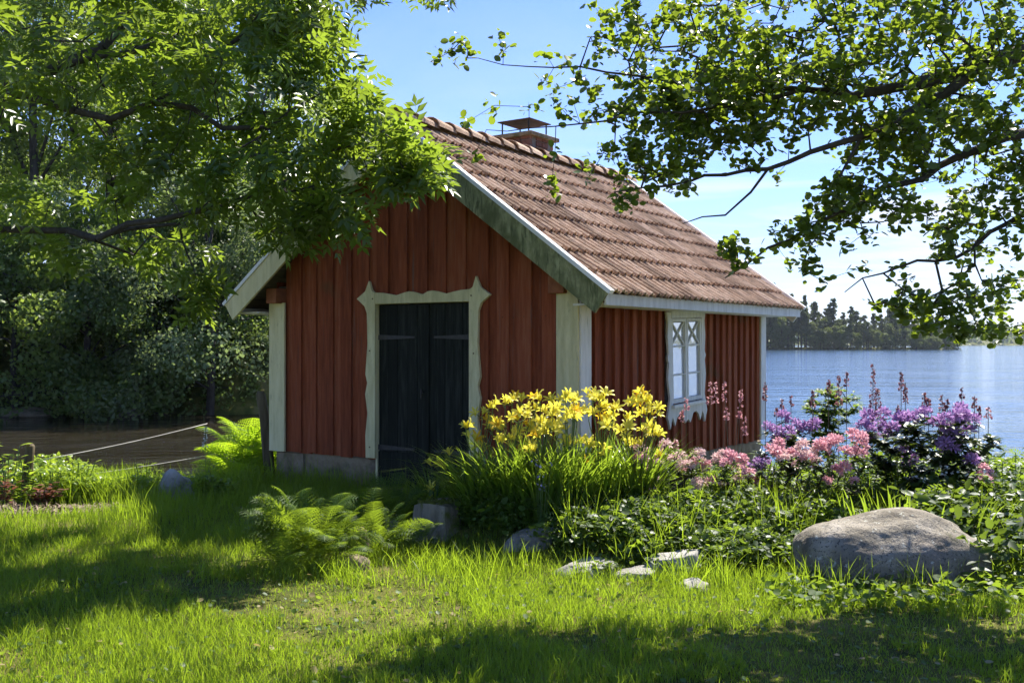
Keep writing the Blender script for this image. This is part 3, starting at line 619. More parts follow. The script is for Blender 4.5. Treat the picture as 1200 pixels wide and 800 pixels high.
def skeleton_mesh(name, A, par, r, mat, nl, fine=4, coarse=8, minr=0.0):
    """tubes for every edge of the skeleton (one mesh)"""
    out_ = []; idx = np.where((par >= 0) & (r >= minr))[0]
    for sel, n in ((idx[idx >= nl], fine), (idx[idx < nl], coarse)):
        if len(sel) == 0: continue
        p, q = A[par[sel]], A[sel]; d = q-p; L = np.linalg.norm(d, axis=1, keepdims=True); d = d/np.maximum(L, 1e-6)
        ref = np.tile([0.31, 0.2, 0.93], (len(sel), 1)); a = np.cross(d, ref); a /= np.linalg.norm(a, axis=1, keepdims=True)+1e-9; b = np.cross(d, a)
        ang = 2*np.pi*np.arange(n)/n; ring = a[:, None]*np.cos(ang)[None, :, None]+b[:, None]*np.sin(ang)[None, :, None]
        rp = np.where(par[sel] >= nl, r[par[sel]], np.where(sel >= nl, np.minimum(r[sel]*1.5, r[par[sel]]), r[par[sel]]))
        q2 = q+d*r[sel][:, None]*0.3
        V = np.concatenate([p[:, None]+ring*rp[:, None, None], q2[:, None]+ring*r[sel][:, None, None]], 1); k = np.arange(n)
        TF = np.stack([k, (k+1) % n, (k+1) % n+n, k+n], -1); F = (TF[None]+(np.arange(len(sel))*2*n)[:, None, None]).reshape(-1, 4); out_.append((V.reshape(-1, 3), F, np.zeros(len(sel)*2*n)+0.5))
    V, F, T = cat(out_); return mesh_np(name, V, F, mat, smooth=True)
def ellipsoid(c, rad, n, shell=0.0):
    v = rdir(n)*(rng.random((n, 1))**(1/3)*(1-shell)+shell); return np.array(c)+v*np.array(rad)

# ------------------------------------------------------------------ ash tree on the left (boughs reach in front of the gable)
def leaf_cloud(T, pts, spread, per, size, zdown, mat, name, flat=0.5, smin=0.7):
    n = len(pts)*per; c = np.repeat(pts, per, 0); d = rdir(n, -zdown, flat); P = c+rdir(n)*spread*rng.random((n, 1))
    S = size*rng.uniform(smin, 1.25, n); Rm = rots(d, None, rng.normal(size=n)*0.6); V, F = scatter(T[0], T[1], P, Rm, S)
    base = np.clip(np.repeat(rng.random(len(pts)), per)*0.55+rng.random(n)*0.45, 0, 1)
    return V, F, np.repeat(base, len(T[0]))
ash = empty('ash_tree', (-6.6, 9.5, gzf(-6.6, 9.5)))
tag(ash, 'ash tree whose leafy boughs hang in from the left over the shed gable', 'tree')
def rel(o, A): return A-np.array(o.location)
trunk = [(-6.6, 9.5, -0.1), (-6.55, 9.5, 1.2), (-6.4, 9.4, 2.6), (-6.3, 9.5, 4.0), (-6.0, 9.6, 5.6), (-5.7, 9.8, 7.4), (-5.4, 9.9, 9.0)]
def L(*a): return [tuple(W(*p)) for p in a]
limbs = [(trunk, [0.27, 0.22, 0.20, 0.18, 0.14, 0.09, 0.04], False),
         ([trunk[3]]+L((-90, 125, 9.1), (0, 102, 8.9), (60, 82, 8.8), (120, 55, 8.8), (150, 22, 8.9), (165, -40, 9.1)), [0.09, 0.062, 0.054, 0.047, 0.04, 0.03, 0.015], True),
         ([L((60, 82, 8.8))[0]]+L((150, 62, 8.6), (230, 58, 8.5), (300, 30, 8.6), (350, 10, 8.8)), [0.03, 0.026, 0.022, 0.016, 0.008], True),
         ([trunk[2]]+L((-120, 278, 9.2), (0, 268, 8.8), (80, 270, 8.7), (150, 268, 8.6), (210, 262, 8.5)), [0.07, 0.042, 0.033, 0.027, 0.020, 0.012], True),
         ([L((80, 270, 8.7))[0]]+L((150, 262, 8.4), (230, 248, 8.2), (300, 228, 8.2), (370, 180, 8.3), (440, 165, 8.4)), [0.03, 0.026, 0.022, 0.018, 0.012, 0.006], True),
         ([L((0, 102, 8.9))[0]]+L((90, 130, 8.4), (180, 120, 8.2), (260, 150, 8.1), (340, 130, 8.2), (400, 95, 8.4)), [0.035, 0.03, 0.025, 0.02, 0.013, 0.006], True),
         ([trunk[4]]+[(-4.8, 10.6, 5.9), (-3.2, 11.2, 6.1), (-1.6, 11.4, 6.0), (-0.4, 11.2, 5.8)], [0.09, 0.07, 0.055, 0.035, 0.015], True),
         ([trunk[3]]+[(-5.6, 8.7, 4.3), (-5.0, 7.6, 4.4), (-4.6, 6.8, 4.4)], [0.05, 0.04, 0.03, 0.015], True)]
tg = [ellipsoid(W(60, 60, 9.0), (1.3, 1.5, 1.1), 90), ellipsoid(W(180, 90, 8.8), (1.1, 1.3, 1.0), 100), ellipsoid(W(300, 80, 8.6), (0.95, 1.1, 0.75), 95),
      ellipsoid(W(385, 130, 8.5), (0.75, 0.9, 0.55), 75), ellipsoid(W(440, 180, 8.4), (0.5, 0.6, 0.33), 48), ellipsoid(W(490, 205, 8.3), (0.24, 0.35, 0.13), 18),
      ellipsoid(W(320, 215, 8.3), (0.75, 0.8, 0.42), 44), ellipsoid(W(410, 238, 8.2), (0.34, 0.5, 0.20), 26), ellipsoid(W(200, 190, 8.6), (0.9, 1.0, 0.5), 36), ellipsoid(W(300, 280, 8.1), (0.34, 0.4, 0.09), 14),
      ellipsoid(W(60, 190, 8.9), (0.9, 1.1, 0.5), 40), ellipsoid(W(205, 330, 8.2), (0.24, 0.3, 0.20), 22), ellipsoid(W(178, 295, 8.3), (0.2, 0.3, 0.12), 10), ellipsoid(W(350, 15, 8.7), (0.45, 0.8, 0.30), 40), ellipsoid(W(100, -10, 9.0), (1.6, 1.2, 0.5), 90), ellipsoid(W(250, 0, 8.8), (0.9, 1.0, 0.4), 50), ellipsoid(W(130, 300, 9.0), (1.2, 1.0, 0.22), 16), ellipsoid(W(330, 310, 8.0), (0.15, 0.2, 0.05), 8),
      ellipsoid((-3.6, 11.0, 6.0), (2.4, 1.3, 0.9), 130), ellipsoid((-1.2, 11.2, 5.8), (1.3, 1.0, 0.6), 50), ellipsoid((-5.6, 9.6, 8.0), (2.4, 2.4, 1.5), 70), ellipsoid((-8.2, 9.6, 6.0), (1.6, 2.2, 1.6), 60)]
tg = np.concatenate(tg)
def holes(P, f, th, s=0.0): return np.array([mnoise.noise(Vector((float(p[0])*f+s, float(p[1])*f, float(p[2])*f*1.3))) > th for p in P])
tg = tg[holes(tg, 1.3, -0.02)]; A, par, r, tips, nl = grow(limbs, tg, 0.26, 0.05)
link('branches', skeleton_mesh('branches', rel(ash, A), par, r, M['bark'], nl, 4, 10), ash)
nd = np.where((grow.w <= 4) & (np.arange(len(A)) >= nl))[0]; tp = rel(ash, A[nd]); mid = rel(ash, (A[nd]+A[par[nd]])/2)
V, F, T = leaf_cloud(ASHL, np.concatenate([tp, mid, rel(ash, A[tips])]), 0.13, 3, 0.19, 0.45, None, '', 0.6); print('ash nodes', len(nd), len(tips))
link('crown', mesh_np('crown', V, F, M['ash'], T), ash)

# ------------------------------------------------------------------ alder on the right
alder = empty('alder_tree', (5.6, 8.2, gzf(5.6, 8.2)))
tag(alder, 'alder tree with round leaves on boughs reaching in from the right over the lake', 'tree')
tr = [(5.6, 8.2, -0.1), (5.55, 8.2, 1.4), (5.4, 8.1, 2.9), (5.2, 8.0, 4.4), (5.0, 8.0, 6.0), (4.8, 8.1, 8.0)]
limbs = [(tr, [0.24, 0.20, 0.18, 0.15, 0.10, 0.05], False),
         ([tr[2]]+L((1260, 40, 7.6), (1200, 60, 7.3), (1160, 72, 7.2), (1120, 88, 7.1), (1060, 100, 7.0), (1000, 112, 7.0), (940, 105, 7.0), (880, 96, 7.0), (800, 60, 7.1)), [0.11, 0.085, 0.07, 0.060, 0.050, 0.038, 0.026, 0.02, 0.014, 0.006], True),
         ([L((1160, 72, 7.2))[0]]+L((1110, 108, 7.0), (1060, 135, 6.9), (1010, 160, 6.8), (950, 178, 6.8), (900, 198, 6.8), (850, 205, 6.8), (780, 218, 6.8), (720, 225, 6.8)), [0.045, 0.034, 0.028, 0.022, 0.017, 0.014, 0.011, 0.008, 0.004], True),
         ([L((1010, 160, 6.8))[0]]+L((1000, 178, 6.8), (990, 196, 6.7), (978, 218, 6.7)), [0.013, 0.011, 0.009, 0.005], True),
         ([L((850, 205, 6.8))[0]]+L((870, 245, 6.8), (840, 290, 6.8), (700, 335, 6.9)), [0.009, 0.008, 0.006, 0.003], False),
         ([tr[2]]+L((1240, 150, 7.3), (1180, 160, 7.1), (1120, 185, 7.0), (1060, 215, 6.9), (980, 250, 6.8), (900, 290, 6.8), (850, 325, 6.8)), [0.06, 0.045, 0.035, 0.026, 0.019, 0.013, 0.008, 0.004], True),
         ([tr[1]]+L((1230, 230, 7.2), (1180, 262, 7.1), (1120, 302, 7.0), (1075, 305, 6.9), (1035, 320, 6.9), (990, 342, 6.9)), [0.04, 0.025, 0.016, 0.012, 0.009, 0.006, 0.003], True),
         ([L((940, 105, 7.0))[0]]+L((860, 125, 6.9), (800, 100, 6.8), (740, 88, 6.8), (680, 78, 6.8), (620, 78, 6.8), (560, 68, 6.8)), [0.016, 0.013, 0.010, 0.008, 0.006, 0.004, 0.0025], True),
         ([L((860, 125, 6.9))[0]]+L((800, 132, 6.7), (740, 132, 6.6), (680, 145, 6.6), (620, 150, 6.6), (570, 152, 6.6)), [0.010, 0.009, 0.007, 0.005, 0.0035, 0.002], True),
         ([tr[4]]+[(4.2, 8.6, 6.3), (3.4, 8.8, 6.3), (2.6, 9.0, 6.2)], [0.05, 0.04, 0.025, 0.015], True)]
limbs[4] = ([L((900, 198, 6.8))[0]]+L((880, 225, 6.8), (850, 252, 6.8), (800, 262, 6.8)), [0.010, 0.008, 0.006, 0.003], True)
tg = [ellipsoid(W(1100, 40, 7.2), (1.0, 0.9, 0.75), 260), ellipsoid(W(960, 45, 7.1), (0.9, 0.9, 0.55), 220), ellipsoid(W(830, 55, 7.0), (0.75, 0.7, 0.40), 130), ellipsoid(W(760, 20, 7.0), (0.35, 0.5, 0.25), 22),
      ellipsoid(W(890, 120, 6.9), (0.75, 0.6, 0.24), 130), ellipsoid(W(760, 125, 6.8), (0.42, 0.5, 0.22), 50), ellipsoid(W(770, 190, 6.8), (0.40, 0.4, 0.13), 50), ellipsoid(W(850, 165, 6.8), (0.36, 0.4, 0.16), 30),
      ellipsoid(W(690, 215, 6.8), (0.26, 0.25, 0.10), 18), ellipsoid(W(745, 232, 6.8), (0.16, 0.2, 0.06), 7), ellipsoid(W(1090, 165, 7.0), (0.60, 0.6, 0.30), 130), ellipsoid(W(1170, 210, 7.1), (0.35, 0.6, 0.45), 100), ellipsoid(W(1180, 100, 7.2), (0.5, 0.7, 0.5), 90),
      ellipsoid(W(1010, 235, 6.8), (0.42, 0.4, 0.16), 64), ellipsoid(W(1110, 250, 7.0), (0.5, 0.5, 0.15), 40), ellipsoid(W(940, 275, 6.8), (0.24, 0.25, 0.10), 16), ellipsoid(W(950, 305, 6.8), (0.06, 0.1, 0.12), 5), ellipsoid(W(870, 300, 6.8), (0.15, 0.2, 0.14), 8), ellipsoid(W(850, 335, 6.8), (0.07, 0.1, 0.08), 4),
      ellipsoid(W(1080, 355, 6.9), (0.34, 0.3, 0.11), 32), ellipsoid(W(1160, 335, 7.0), (0.28, 0.4, 0.20), 34), ellipsoid(W(1120, 385, 6.9), (0.22, 0.25, 0.08), 16), ellipsoid(W(1140, 292, 7.0), (0.3, 0.4, 0.10), 14),
      ellipsoid(W(1180, 385, 7.1), (0.10, 0.2, 0.06), 5),
      np.array([W(525, 58, 6.8), W(540, 48, 6.8), W(548, 68, 6.8), W(585, 45, 6.8), W(590, 60, 6.8), W(660, 75, 6.8), W(640, 95, 6.8), W(680, 50, 6.8), W(545, 135, 6.6), W(560, 140, 6.6), W(578, 130, 6.6), W(590, 132, 6.6), W(650, 118, 6.7), W(620, 125, 6.7), W(556, 182, 6.6), W(562, 175, 6.6), W(705, 45, 6.9), W(700, 60, 6.9), W(625, 30, 7.0), W(695, 110, 6.8), W(665, 135, 6.7)]),
      ellipsoid((4.9, 8.0, 7.3), (2.2, 2.2, 1.4), 110), ellipsoid((6.8, 8.2, 5.0), (1.6, 2.2, 2.0), 90)]
tg = np.concatenate(tg); big = tg[:-50]; extra = big[rng.random(len(big)) < 0.55]+rng.normal(size=(1, 3))*0; extra = extra+rng.normal(size=extra.shape)*np.array([0.12, 0.15, 0.07]); tg = np.concatenate([tg, extra]); kp = holes(tg, 2.4, -0.19, 5.0); kp[len(big)-75:len(big)+50] = True; tg = tg[kp]; A, par, r, tips, nl = grow(limbs, tg, 0.13, 0.011, 0.05); r[nl:] = np.maximum(r[nl:]*0.55, 0.0016)
link('branches', skeleton_mesh('branches', rel(alder, A), par, r, M['twig'], nl, 4, 10), alder)
nd = np.where((grow.w <= 5) & (np.arange(len(A)) >= nl))[0]; print('alder nodes', len(nd), len(tips))
V, F, T = leaf_cloud(ROUND, np.concatenate([rel(alder, A[nd]), rel(alder, A[tips])]), 0.080, 7, 0.051, 0.05, None, '', 0.7, 0.45)
link('crown', mesh_np('crown', V, F, M['alder'], T), alder)
# small dark cones on the alder twigs
pick = A[tips][rng.random(len(tips)) < 0.35]; P = rel(alder, pick)+rdir(len(pick))*0.05
V, F = scatter(np.array([[0, 0, -1], [1, 0, 0], [0, 1, 0], [-1, 0, 0], [0, -1, 0], [0, 0, 1.0]]), np.array([[0, 2, 1], [0, 3, 2], [0, 4, 3], [0, 1, 4], [5, 1, 2], [5, 2, 3], [5, 3, 4], [5, 4, 1]]), P, np.tile(np.eye(3), (len(P), 1, 1)), np.tile([0.006, 0.006, 0.009], (len(P), 1)))
tag(link('cones', mesh_np('cones', V, F, M['twig']), alder), kind='stuff')

# ------------------------------------------------------------------ trees along the far bank of the river
def bank_proto(seed, h, rad, mat, n=9000, ls=0.16, low=True):
    g = np.random.default_rng(seed); k = 46; c = []
    for i in range(k):
        z = h*(0.03 if low else 0.3)+h*(0.94 if low else 0.66)*g.random()**1.0; rr = rad*math.sin(math.pi*min(1, 0.18+0.80*z/h))**0.6; a = g.random()*6.283; q = rr*g.random()**0.4
        c.append((math.cos(a)*q, math.sin(a)*q, z, rad*g.uniform(0.20, 0.36)))
    c = np.array(c); idx = g.integers(0, k, n); d = g.normal(size=(n, 3)); d /= np.linalg.norm(d, axis=1, keepdims=True)
    P = c[idx, :3]+d*c[idx, 3:4]*(0.6+0.4*g.random((n, 1)))*np.array([1, 1, 0.72])
    P[:, 2] = np.maximum(P[:, 2], 0.15)
    nd = d*0.7+g.normal(size=(n, 3))*0.6+np.array([0, 0, 0.1]); Rm = rots(np.cross(nd, g.normal(size=(n, 3))), nd); S = ls*g.uniform(0.6, 1.4, n)
    V, F = scatter(DIA[0]*np.array([1.5, 1, 1]), DIA[1], P, Rm, S); ct = g.random(k); T = np.repeat(np.clip(ct[idx]*0.6+g.random(n)*0.4, 0, 1), 4)
    cm = mesh_np('crown', V, F, mat, T)
    b = MB(); b.tube([(0, 0, -0.4), (0.1, 0, h*0.3), (0.0, 0.1, h*0.62), (0.2, 0, h*0.85)], [0.22*h/12, 0.17*h/12, 0.10*h/12, 0.03], 8)
    for i in range(0, k, 3):
        z0 = c[i, 2]*0.6; b.tube([(0.05, 0, z0), (c[i, 0]*0.5, c[i, 1]*0.5, (z0+c[i, 2])/2+0.2), tuple(c[i, :3])], [0.06*h/12, 0.04*h/12, 0.015], 5)
    return cm, b.mesh('trunk', M['bark'], smooth=True)
M['bank2'] = leaf('dark_bank_leaf', (0.045, 0.080, 0.020), (0.13, 0.18, 0.05), (0.30, 0.42, 0.07), 0.42, 0.4, 0.5)
M['bank3'] = leaf('grey_green_bank_leaf', (0.08, 0.11, 0.045), (0.19, 0.24, 0.10), (0.30, 0.40, 0.12), 0.42, 0.4, 0.5)
protos = [bank_proto(11, 13, 3.6, M['bank'], 26000, 0.125), bank_proto(12, 15.5, 4.2, M['bank2'], 28000, 0.125), bank_proto(13, 9, 3.2, M['bank'], 20000, 0.11), bank_proto(14, 5.5, 2.9, M['bank2'], 24000, 0.09), bank_proto(15, 5.8, 2.7, M['bank3'], 24000, 0.08), bank_proto(16, 5.0, 3.0, M['bank'], 24000, 0.10)]
spots = [ # px, depth, proto, scale, label
 (-60, 36, 1, 1.05, 'tall broadleaf tree at the left edge of the far bank'), (40, 35, 0, 1.0, 'broad green tree behind the pale rope on the far bank'), (130, 37, 1, 1.0, 'tall dark tree in the middle of the far river bank'),
 (215, 38, 0, 1.0, 'rounded tree on the far bank behind the hanging ash boughs'), (290, 37, 0, 1.05, 'tree on the far bank showing just left of the shed eave'), (355, 43, 2, 1.25, 'lower tree on the far bank half hidden by the shed'), (420, 46, 2, 1.1, 'tree on the far bank hidden mostly behind the shed gable'),
 (20, 31.6, 5, 1.25, 'leafy bush overhanging the water at the left edge'), (100, 31.4, 3, 1.3, 'wide leafy bush drooping to the river below the tall trees'), (180, 32.6, 3, 1.2, 'dark bush at the waterline above the bank boulder'), (245, 31.4, 4, 1.35, 'big pale green bush drooping into the river'), (305, 35.0, 3, 1.25, 'darker bush at the waterline beside the shed post'), (345, 38, 4, 1.25, 'bush at the waterline half behind the shed'),
 (-20, 44, 1, 1.15, 'tall tree in the second row at the far left'), (90, 46, 1, 1.2, 'tallest tree standing back from the river bank'), (190, 47, 1, 1.1, 'tree in the second row behind the rounded bank tree'),
 (-170, 36, 0, 1.1, 'bank tree first beyond the left edge'), (-290, 38, 1, 1.0, 'bank tree second beyond the left edge'), (-420, 40, 0, 1.2, 'bank tree third beyond the left edge'), (-120, 31.8, 3, 1.3, 'waterline bush beyond the left edge')]
for i, (px, d, k, s, lab) in enumerate(spots):
    x = (px-600)/1200*d; bush = k >= 3; e = empty('riverside_bush' if bush else 'bank_tree', (x, d, max(gzf(x, d), -0.55)-(0.35 if bush else 0.1)), rng.random()*6.28); e.scale = (s, s, s)
    tag(e, lab, 'bush' if bush else 'tree', 'bushes along the far river bank' if bush else 'trees on the far river bank'); link('crown', protos[k][0], e); link('trunk', protos[k][1], e)

# ------------------------------------------------------------------ pines on the wooded point across the lake, far shore forest
def pine_proto(seed, h, kind):
    g = np.random.default_rng(seed); c = []
    if kind == 'pine':
        for i in range(34):
            z = h*(0.34+0.64*g.random()); q = 2.3*(1.12-z/h)*1.7*g.random()**0.6; a = g.random()*6.28; c.append((math.cos(a)*q, math.sin(a)*q, z, g.uniform(0.5, 0.95)*(1.45-0.9*z/h)))
    elif kind == 'spruce':
        for i in range(26):
            t = i/25; z = h*(0.10+0.88*t); q = (1-t)*1.8*g.random(); a = g.random()*6.28; c.append((math.cos(a)*q, math.sin(a)*q, z, 0.35+1.15*(1-t)))
    else:
        for i in range(20):
            z = h*(0.04+0.88*g.random()); q = 2.6*math.sin(math.pi*min(1, z/h))*g.random()**0.5; a = g.random()*6.28; c.append((math.cos(a)*q, math.sin(a)*q, z, g.uniform(0.9, 1.5)))
    c = np.array(c); n = 3400; idx = g.integers(0, len(c), n); d = g.normal(size=(n, 3)); d /= np.linalg.norm(d, axis=1, keepdims=True)
    P = c[idx, :3]+d*c[idx, 3:4]*np.array([1, 1, 0.6]); Rm = rots(g.normal(size=(n, 3)), g.normal(size=(n, 3))); V, F = scatter(DIA[0]*np.array([1.4, 1, 1]), DIA[1], P, Rm, 0.42*g.uniform(0.6, 1.3, n))
    cm = mesh_np('crown', V, F, M['birch'] if kind == 'birch' else M['pine'], np.repeat(g.random(n), 4)); b = MB(); b.tube([(0, 0, -1), (0.1, 0, h*0.5), (0, 0, h*0.95)], [0.24, 0.17, 0.05], 6); return cm, b.mesh('trunk', M['bark'])
pp = [pine_proto(1, 17, 'pine'), pine_proto(2, 15, 'pine'), pine_proto(3, 17, 'spruce'), pine_proto(4, 11, 'birch'), pine_proto(5, 14, 'spruce'), pine_proto(6, 8, 'birch')]
PL = {'pine_tree': 'dark pine on the wooded point across the lake', 'spruce_tree': 'narrow pointed spruce on the wooded point across the lake', 'broadleaf_tree': 'paler broadleaf tree at the shore of the wooded point'}
gi = np.random.default_rng(5); xs = []
for row, (yo, cnt) in enumerate(((1.0, 70), (7, 40), (16, 36))):
    for i in range(cnt):
        x = 66+(158-66)*(i+gi.random())/cnt; q = 1-((x-52)/104)**2
        if q <= 0.03: continue
        y = 357-27*math.sqrt(q)+(yo-1.0 if row else -0.6)+gi.random()*3; px = 600+x/y*1200
        hs = np.interp(px, [880, 905, 940, 985, 1005, 1040, 1090, 1125, 1140], [1.25, 1.15, 0.95, 0.85, 0.72, 0.80, 0.75, 0.62, 0.35])
        k = int(gi.choice([0, 1, 2, 4, 3, 5], p=[0.40, 0.28, 0.08, 0.06, 0.12, 0.06] if row else [0.16, 0.12, 0.03, 0.03, 0.22, 0.44])); s = hs*gi.uniform(0.80, 1.08)*(0.92 if row == 0 else 1.05)
        nm = 'pine_tree' if k < 2 else ('spruce_tree' if k in (2, 4) else 'broadleaf_tree'); e = empty(nm, (x, y, gzf(x, y)-0.1), gi.random()*6.28); e.scale = (s, s, s)
        tag(e, PL[nm], 'tree', 'trees on the wooded point'); link('crown', pp[k][0], e); link('trunk', pp[k][1], e)
parts = []
for k in range(520):
    x = gi.uniform(-700, 1300); y = 1040+gi.uniform(0, 160); h = gi.uniform(14, 22); n = 60; P = gi.normal(size=(n, 3))*np.array([3.0, 3.0, h*0.24])+np.array([x, y, gzf(x, y)+h*0.52]); P[:, 2] = np.clip(P[:, 2], gzf(x, y)+0.5, gzf(x, y)+h)
    V, F = scatter(DIA[0]*np.array([1.5, 1, 1]), DIA[1], P, rots(gi.normal(size=(n, 3)), gi.normal(size=(n, 3))), gi.uniform(2.5, 5.0, n)); parts.append((V, F, np.repeat(gi.random()*0.6+gi.random(n)*0.4, 4)))
V, F, T = cat(parts); tag(link('forest', mesh_np('forest', V, F, M['birch'], T)), 'distant wooded shore beyond the open lake', 'forest', kind='stuff')

# ------------------------------------------------------------------ grass
def inside_shed(x, y):
    dx, dy = x-0.602, y-9.5; lx = dx*0.8224-dy*0.5688; ly = dx*0.5688+dy*0.8224; return (lx > -WW-0.02) & (lx < 0.03) & (ly > -0.03) & (ly < LL+0.05)
MULCH = lambda x, y: np.exp(-(((x+4.9)/1.35)**2+((y-9.95)/0.55)**2)**2)
STONES = [(0.17, 7.85, 0.19, 0.15, 0.14), (0.50, 7.2, 0.17, 0.15, 0.14), (1.15, 7.16, 0.17, 0.14, 0.18), (0.85, 7.02, 0.12, 0.10, 0.10), (1.20, 6.72, 0.11, 0.09, 0.08)]
def clear_of(x, y):
    ok = ~inside_shed(x, y) & (MULCH(x, y) < 0.5)
    for (sx, sy, a, b_, c_) in STONES+[(2.60, 7.0, 0.62, 0.34, 0.4), (-3.55, 10.75, 0.26, 0.3, 0.2)]: ok &= (((x-sx)/(a*0.95))**2+((y-sy)/(b_*0.95))**2) > 1
    ok &= ((x+0.62)/0.22)**2+((y-8.40)/0.26)**2 > 1
    return ok
def blades(P, H, wid, lean=0.35, curl=0.5, segs=2):
    n = len(P); a = rng.random(n)*6.283; dirn = np.stack([np.cos(a), np.sin(a), np.zeros(n)], -1); ld = rng.random(n)*6.283; lv = np.stack([np.cos(ld), np.sin(ld), np.zeros(n)], -1)*(lean*rng.random(n)**0.7)[:, None]
    V = np.zeros((n, 2*segs+1, 3)); k = 0
    for s in range(segs+1):
        t = s/segs; c = P+np.array([0, 0, 1])*(H*t*(1-0.25*curl*t*np.linalg.norm(lv, axis=1)/max(lean, 1e-3)))[:, None]+lv*(H*(t*0.5+t*t*curl*1.6))[:, None]
        w = wid*(1-0.55*t)
        if s < segs: V[:, k] = c-dirn*w[:, None]; V[:, k+1] = c+dirn*w[:, None]; k += 2
        else: V[:, k] = c
    TF = []
    for s in range(segs-1): TF += [(2*s, 2*s+1, 2*s+3), (2*s, 2*s+3, 2*s+2)]
    TF.append((2*segs-2, 2*segs-1, 2*segs)); TF = np.array(TF); F = (TF[None]+(np.arange(n)*(2*segs+1))[:, None, None]).reshape(-1, 3); return V.reshape(-1, 3), F, 2*segs+1
def lawn(n, y0, y1, hmin, hmax, wid, dens_pow=1.0):
    y = y0+(y1-y0)*rng.random(n)**dens_pow; half = y*0.54+1.4; x = (rng.random(n)*2-1)*half
    e = np.interp(x, EX, EY); ok = (y < e+0.35) & clear_of(x, y)
    b_ = bed(x, y); ok &= rng.random(n) > b_*0.8
    pn = vnoise(x, y, 0.9, 1)+0.6*vnoise(x, y, 2.9, 4); bare = (pn > 0.36) & (y < 8.2); ok &= ~(bare & (rng.random(n) < 0.6))
    x, y, pn, bare, b_ = x[ok], y[ok], pn[ok], bare[ok], b_[ok]; m = len(x)
    far = sstep((y-8.3)/2.2)*(x < -0.6); hgt = (hmin+(hmax-hmin)*rng.random(m)**1.6)*(1-0.5*bare)*(1+0.9*(rng.random(m) < 0.02))*(1+0.4*vnoise(x, y, 2.2, 9)+0.35*vnoise(x, y, 9.0, 11))*(1+1.1*far)
    return np.stack([x, y, gz(x, y)-0.004], -1), np.clip(hgt, 0.02, 0.6), wid*rng.uniform(0.6, 1.3, m)*(1+0.25*far), pn
P, H, wd, pn = lawn(290000, 3.5, 8.6, 0.035, 0.115, 0.0022, 1.25)
V1, F1, k1 = blades(P, H, wd, 0.55, 0.55); t1 = np.clip(0.45+0.22*pn+rng.normal(size=len(P))*0.22, 0, 1)
P2, H2, w2, pn2 = lawn(105000, 8.0, 13.6, 0.06, 0.14, 0.0030, 1.0)
V2, F2, _ = blades(P2, H2, w2, 0.45, 0.5); t2 = np.clip(0.5+0.22*pn2+rng.normal(size=len(P2))*0.22, 0, 1)
V, F, T = cat([(V1, F1, np.repeat(t1, k1)), (V2, F2, np.repeat(t2, k1))])
tag(link('lawn_grass', mesh_np('lawn_grass', V, F, M['blade'], T)), 'bright green lawn grass growing in front of the shed', 'grass', kind='stuff')
# dry and mossy low blades in the thin patches
P, H, wd, pn = lawn(110000, 3.5, 8.4, 0.02, 0.06, 0.0016, 1.2); q = (pn > 0.32) | (rng.random(len(pn)) < 0.16); P, H, wd = P[q], H[q], wd[q]
V, F, k = blades(P, H, wd, 1.2, 0.9); tag(link('dry_grass', mesh_np('dry_grass', V, F, M['dry'], np.repeat(rng.random(len(P)), k))), 'dry straw coloured blades in the thin patches of the lawn', 'grass', kind='stuff')
# tall meadow tufts at the water's edge and round the shed
def tufts(cs, per, rad, h, wid, name, label, mat='blade', lean=0.35):
    c = np.repeat(np.array(cs, float), per, 0); n = len(c); a = rng.random(n)*6.283; q = rad*rng.random(n)**0.6; x = c[:, 0]+np.cos(a)*q; y = c[:, 1]+np.sin(a)*q
    ok = clear_of(x, y); x, y = x[ok], y[ok]; n = len(x); P = np.stack([x, y, gz(x, y)-0.01], -1); hh = h*rng.uniform(0.45, 1.15, n)
    V, F, k = blades(P, hh, wid*rng.uniform(0.7, 1.3, n), lean, 0.6, 4); return tag(link(name, mesh_np(name, V, F, M[mat], np.repeat(rng.random(n), k))), label, 'grass', kind='stuff')
cs = [((px-600)/1200*d, d) for px, d in [(110, 11.0), (135, 11.1), (155, 11.3), (165, 11.2), (140, 10.9), (160, 11.0), (250, 11.3), (270, 11.0), (290, 11.2), (150, 10.7), (120, 10.6), (190, 10.6), (230, 10.8)]]
tufts(cs, 150, 0.34, 0.42, 0.0036, 'meadow_grass', 'tall backlit grass along the river edge on the left')
cs = [(-2.2+0.26*k, 11.25-0.18*k) for k in range(9)]
tufts(cs, 90, 0.22, 0.30, 0.0035, 'footing_grass', 'grass growing up against the stone footing left of the door')
cs = [(rng.uniform(-0.8, 4.6), rng.uniform(6.5, 7.4)) for k in range(40)]
tufts(cs, 40, 0.18, 0.26, 0.0032, 'border_grass', 'loose taller grass along the stones and boulder of the flower bed', lean=0.5)
cs = [(rng.uniform(-2.1, -0.1), rng.uniform(6.8, 7.6)) for k in range(22)]
tufts(cs, 45, 0.16, 0.20, 0.0030, 'fern_grass', 'longer lawn grass round the ferns and the stump', lean=0.6)
# mulch of dry twigs and bark on the left
n = 3500; x = rng.normal(size=n)*0.75-4.9; y = rng.normal(size=n)*0.32+9.95; ok = MULCH(x, y) > 0.3; x, y = x[ok], y[ok]; n = len(x); P = np.stack([x, y, gz(x, y)+rng.random(n)*0.02], -1)
V, F = scatter(DIA[0]*np.array([0.5, 1, 1]), DIA[1], P, rots(rdir(n, 0, 0.3)), rng.uniform(0.03, 0.10, n)); me = mesh_np('bark_mulch', V, F, M['dry'], np.repeat(rng.random(n)*0.5, 4))
me.materials.clear(); me.materials.append(surf('pale_bark_chips', [(0.3, (0.12, 0.08, 0.055)), (0.7, (0.36, 0.28, 0.22))], 30, rough=0.9, bump=0)); tag(link('bark_mulch', me), 'pale bark and dry twig mulch on the ground at the left edge', 'mulch', kind='stuff')

